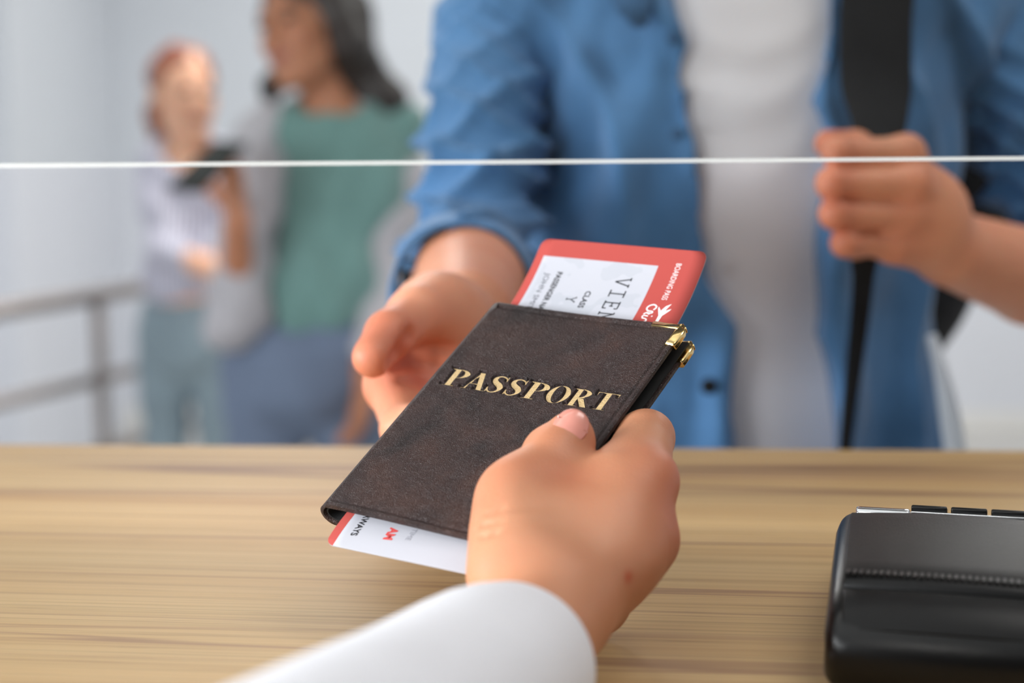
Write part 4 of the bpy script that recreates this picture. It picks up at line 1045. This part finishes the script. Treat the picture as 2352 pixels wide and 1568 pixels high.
bv1.rc(shl, elr, .038, .033, .02); bv1.rc(elr, wrr, .034, .025, .02)
bv1.rc(shr, ell_, .038, .032, .02); bv1.rc(ell_, wrl, .032, .024, .02)
simple_hand(bv1, wrr, tpx(532, 420, -.17) - wrr, FR @ np.array([-.8, -.5, .1]), 1.2, curl=.75)
simple_hand(bv1, wrl, tpx(822, 980, -.06) - wrl, FR @ np.array([-.9, -.3, 0]), 1.1, curl=.45)
def TLg(x, y, z): c = np.array([hi_[0], hi_[1], 0]); return c + FR @ np.array([x, y, z], float)
legs(bv1, TLg, .082, hi_[2] - .02, .08, .082, -.012, end=.05)
fl3 = [(qh(.04, -.07, -.03), .02, .4), (qh(-.04, -.07, -.03), .02, .4), (qh(0, -.1, -.02), .012, .4)]
teal = org('person', bv1.mesh(1), S_TEAL, flush=fl3, label='person with long dark hair in teal top and grey cardigan, smiling, holding a phone', cat='person')
face_bits(qh, HR, teal, M_HAIR_D)
hv1 = Vol(hc - [.30, .26, .36], hc + [.34, .26, .20], .007)
hv1.ell(hc + HR @ np.array([0, .026, .052]), (.087, .103, .088), HR, .02)
hv1.chain([hc + HR @ np.array([.075, .0, .045]), hc + HR @ np.array([.088, .015, -.04]), tpx(818, 150, .06), tpx(872, 232, .085), tpx(880, 300, .19)], [.030, .037, .046, .050, .045], .03)
hv1.chain([hc + HR @ np.array([.06, .07, .03]), tpx(800, 140, .13), tpx(835, 260, .18), tpx(840, 380, .20)], [.05, .055, .06, .05], .03)
hv1.chain([hc + HR @ np.array([-.075, .03, .03]), hc + HR @ np.array([-.082, .03, -.06]), tpx(622, 195, .09), tpx(618, 240, .12)], [.022, .022, .022, .015], .02)
hv1.cut_ell(hc + HR @ np.array([-.008, -.10, -.032]), (.066, .105, .105), HR, .012)
org('hair', hv1.mesh(1), M_HAIR_D, teal, disp=lambda V: waves(V, [(70, 40, 6, 1), (110, -60, 9, .6)], .003, 3))
tv = Vol(np.minimum(wa, ch) - [.24, .22, .30], np.maximum(wa, ch) + [.24, .22, .32], .006)
teal_torso(tv, .010); tv.rc(lerp(shl, shr, .8), shr, .046, .050, .02); tv.rc(shr, lerp(shr, ell_, .28), .050, .046, .02); tv.ell(tpx(725, 690, .04), (.118, .105, .12), FR, .04)
hz = tpx(725, 762, 0)[2]
tv.field(lambda d, X, Y, Z: np.maximum(np.maximum(d, hz - Z + .02 * np.sin(X * 20)), -(np.sqrt((X - nb[0]) ** 2 + (Y - nb[1] + .05) ** 2 + ((Z - nb[2] - .042) * 1.5) ** 2) - .074)))
def teal_fold(V):
    L = (V - tb) @ FR; x, y, z = L.T
    return .0050 * np.sin(58 * (z * .62 + x * .8) + 1.3 * np.sin(x * 16)) * np.clip((1.32 - z) / .2, .1, 1) + .003 * np.sin(75 * (z * .4 - x) + 1)
org('top', tv.mesh(1), M_TEAL, teal, disp=teal_fold)
cg = Vol(np.array([tb[0] - .36, tb[1] - .40, hi_[2] - .1]), np.array([tb[0] + .36, tb[1] + .36, 1.5]), .0065)
cg.rc(shl, elr, .058, .058, .03); cg.rc(elr, lerp(elr, wrr, .40), .062, .046, .03); cg.rc(elr, tpx(520, 765, -.03), .05, .028, .03)
cg.rc(lerp(shr, ell_, .30), ell_, .050, .050, .03); cg.rc(ell_, lerp(ell_, wrl, .72), .050, .042, .02)
bk = cg.like(); bk.ell(ch + FR @ np.array([0, .035, -.02]), (.178, .105, .22), FR, .03); bk.ell(wa + FR @ np.array([0, .035, 0]), (.165, .105, .24), FR, .05)
def back_only(d, X, Y, Z):
    ly = (X - tb[0]) * FR[0, 1] + (Y - tb[1]) * FR[1, 1]; return np.maximum(np.maximum(d, -.005 - ly), hi_[2] - .05 - Z)
bk.field(back_only); cg.union(bk, .02)
org('cardigan', cg.mesh(1), M_CARD, teal, disp=lambda V: waves(V, [(30, 10, 60, 1), (40, 20, -45, .8)], .0045, 7))
jv1 = Vol(np.array([tb[0] - .34, tb[1] - .32, 0]), np.array([tb[0] + .30, tb[1] + .32, 1.10]), .008)
jv1.ell(hi_, (.165, .120, .14), FR, .03); jv1.ell(wa + np.array([0, 0, -.08]), (.125, .098, .10), FR, .04); legs(jv1, TLg, .082, hi_[2] - .02, .08, .088, .002, end=.07)
jv1.field(lambda d, X, Y, Z: np.maximum(d, Z - tpx(725, 742)[2]))
org('jeans', jv1.mesh(1), M_JEANS, teal, disp=lambda V: waves(V, [(40, 10, 25, 1), (20, 20, -60, .8)], .003, 9))
shoes(teal, [TLg(-.08, 0, 0), TLg(.08, 0, 0)], M_SHOE, YAW)
# phone in her raised hand
ph = P3(478, 382, D1 - .30)
pv, pf = box_mesh((-.037, -.0045, -.075), (.037, .0045, .075))
PR = FR @ _rz(math.radians(-25)) @ _rx(math.radians(-57)) @ _ry(math.radians(6))
po = mesh_obj('smartphone', [ph + PR @ np.array(v) for v in pv], pf, mat('phone_black', lin(22, 22, 25), .25), label='black smartphone held up by the person in teal', cat='phone')
bb_ = po.modifiers.new('bevel', 'BEVEL'); bb_.width = .003; bb_.segments = 3
sv_, sf_ = box_mesh((-.034, -.0052, -.070), (.034, -.0046, .070))
mesh_obj('screen', [ph + PR @ np.array(v) for v in sv_], sf_, M_SCREEN, po)

# red-haired woman
D2 = 4.36
def rpx(x, y, dd=0.0): return P3(x, y, D2 + dd)
rb = rpx(435, 760, .05); rb[2] = 0
def RL(x, y, z): return rb + FR @ np.array([x, y, z], float)
hc2 = rpx(424, 222, .03); HR2 = FR @ _rz(math.radians(32)) @ _ry(math.radians(4))
bv2 = Vol(RL(0, 0, 0) - [.34, .34, .02], np.array([rb[0] + .36, rb[1] + .34, 1.72]), .0075)
qh2 = head_prims(bv2, hc2, HR2, 1.0)
nb2 = rpx(432, 335, .06); bv2.rc(hc2 + HR2 @ np.array([0, .02, -.05]), nb2, .050, .054, .02)
ch2, wa2, hi2 = rpx(440, 450, .06), rpx(435, 625, .05), rpx(435, 765, .05)
R2 = FR @ _rz(math.radians(25))
def red_torso(v, inf):
    v.ell(ch2, (.125 + inf, .095 + inf, .165 + inf), R2, .03); v.ell(wa2, (.108 + inf, .088 + inf, .15 + inf), R2, .03)
    v.rc(rpx(378, 365, .06), rpx(500, 365, .06), .042 + inf, .042 + inf, .03)
red_torso(bv2, -.008); bv2.ell(hi2, (.125, .11, .13), R2, .03)
sA, eA, wA_ = rpx(358, 378, .02), rpx(378, 568, -.05), rpx(492, 622, -.15)
sB, eB, wB = rpx(508, 380, .08), rpx(535, 560, .02), rpx(470, 615, -.11)
bv2.rc(sA, eA, .036, .032, .02); bv2.rc(eA, wA_, .033, .024, .02); bv2.rc(sB, eB, .036, .032, .02); bv2.rc(eB, wB, .032, .024, .02)
simple_hand(bv2, wA_, rpx(560, 650, -.13) - wA_, FR @ np.array([.1, 1., 0]), 1.0, curl=.3)
def RLg(x, y, z): c = np.array([hi2[0], hi2[1], 0]); return c + FR @ np.array([x, y, z], float)
legs(bv2, RLg, .064, hi2[2] - .02, .055, .070, -.012, end=.05)
redp = org('person', bv2.mesh(1), S_RED, flush=[(qh2(.04, -.07, -.03), .02, .4), (qh2(-.04, -.07, -.03), .02, .4)], label='person with red hair and folded arms in pale striped shirt near the steel handrail', cat='person')
face_bits(qh2, HR2, redp, M_HAIR_R)
hv2 = Vol(hc2 - .24, hc2 + .22, .007)
hv2.ell(hc2 + HR2 @ np.array([0, .028, .050]), (.084, .100, .086), HR2, .02)
hv2.chain([hc2 + HR2 @ np.array([0, .10, -.01]), rpx(372, 262, .10), rpx(364, 312, .08)], [.040, .036, .020], .03)
hv2.cut_ell(hc2 + HR2 @ np.array([0, -.105, -.035]), (.078, .108, .115), HR2, .012)
org('hair', hv2.mesh(1), M_HAIR_R, redp, disp=lambda V: waves(V, [(70, 40, 6, 1), (110, -60, 9, .6)], .003, 3))
M_STRIPE = bpy.data.materials.new('striped_cotton'); M_STRIPE.use_nodes = True
nt = M_STRIPE.node_tree; b = nt.nodes['Principled BSDF']; b.inputs['Roughness'].default_value = .9
tc = nt.nodes.new('ShaderNodeTexCoord'); wv = nt.nodes.new('ShaderNodeTexWave'); wv.bands_direction = 'X'; wv.inputs['Scale'].default_value = 22; wv.inputs['Distortion'].default_value = 1.2
nt.links.new(tc.outputs['Object'], wv.inputs['Vector']); nt.links.new(ramp(wv.outputs[1], [(0.2, lin(150, 148, 166)), (0.75, lin(226, 226, 240))]), b.inputs['Base Color'])
sv2 = Vol(np.minimum(wa2, ch2) - [.24, .26, .24], np.maximum(wa2, ch2) + [.24, .24, .26], .0065)
red_torso(sv2, .012); sv2.field(lambda d, X, Y, Z: np.maximum(np.maximum(d, rpx(435, 712)[2] - Z), -(np.sqrt((X - nb2[0] - .02) ** 2 + (Y - nb2[1] + .08) ** 2 + ((Z - nb2[2] - .01) * .8) ** 2) - .07)))
sv2.rc(sA, eA, .048, .044, .02); sv2.rc(eA, lerp(eA, wA_, .42), .044, .038, .02); sv2.rc(sB, eB, .048, .044, .02); sv2.rc(eB, lerp(eB, wB, .5), .044, .036, .02)
org('shirt', sv2.mesh(1), M_STRIPE, redp, disp=lambda V: waves(V, [(40, 10, 55, 1), (50, 20, -45, .8)], .004, 11))
jv2 = Vol(np.array([rb[0] - .28, rb[1] - .28, 0]), np.array([rb[0] + .28, rb[1] + .28, 1.08]), .008)
jv2.ell(hi2, (.135, .120, .14), R2, .03); jv2.ell(wa2 + np.array([0, 0, -.08]), (.115, .096, .10), R2, .04); legs(jv2, RLg, .064, hi2[2] - .02, .055, .074, .002, end=.07)
jv2.field(lambda d, X, Y, Z: np.maximum(d, Z - rpx(435, 690)[2]))
org('jeans', jv2.mesh(1), M_JEANS_P, redp, disp=lambda V: waves(V, [(40, 10, 25, 1), (20, 20, -60, .8)], .003, 9))
shoes(redp, [RLg(-.06, 0, 0), RLg(.06, 0, 0)], M_SHOE, YAW)

# ------------------------------------------------------------------ steel handrail
def rail_pt(x, d): 
    p = P3(x, 700, d); return np.array([p[0], p[1]])
ra, rb_ = rail_pt(225, 4.42), rail_pt(330, 4.62); dv = (rb_ - ra) / np.linalg.norm(rb_ - ra)
root = empty('handrail', (ra[0], ra[1], 0), label='brushed steel handrail with three bars behind the women on the left', cat='railing')
for t, hh in ((0, 0), (1.5, 0), (-1.5, 0)):
    p = ra + dv * t
    adopt(tube('post', [(p[0], p[1], 0), (p[0], p[1], .915)], .018, M_STEEL, None, 20), root)
    adopt(tube('post_base', [(p[0], p[1], 0), (p[0], p[1], .012)], .05, M_STEEL, None, 24), root)
for z, r in ((.925, .021), (.707, .016), (.515, .016)):
    a, e = ra - dv * 1.9, ra + dv * 1.9
    adopt(tube('rail', [(a[0], a[1], z), (e[0], e[1], z)], r, M_STEEL, None, 20), root)
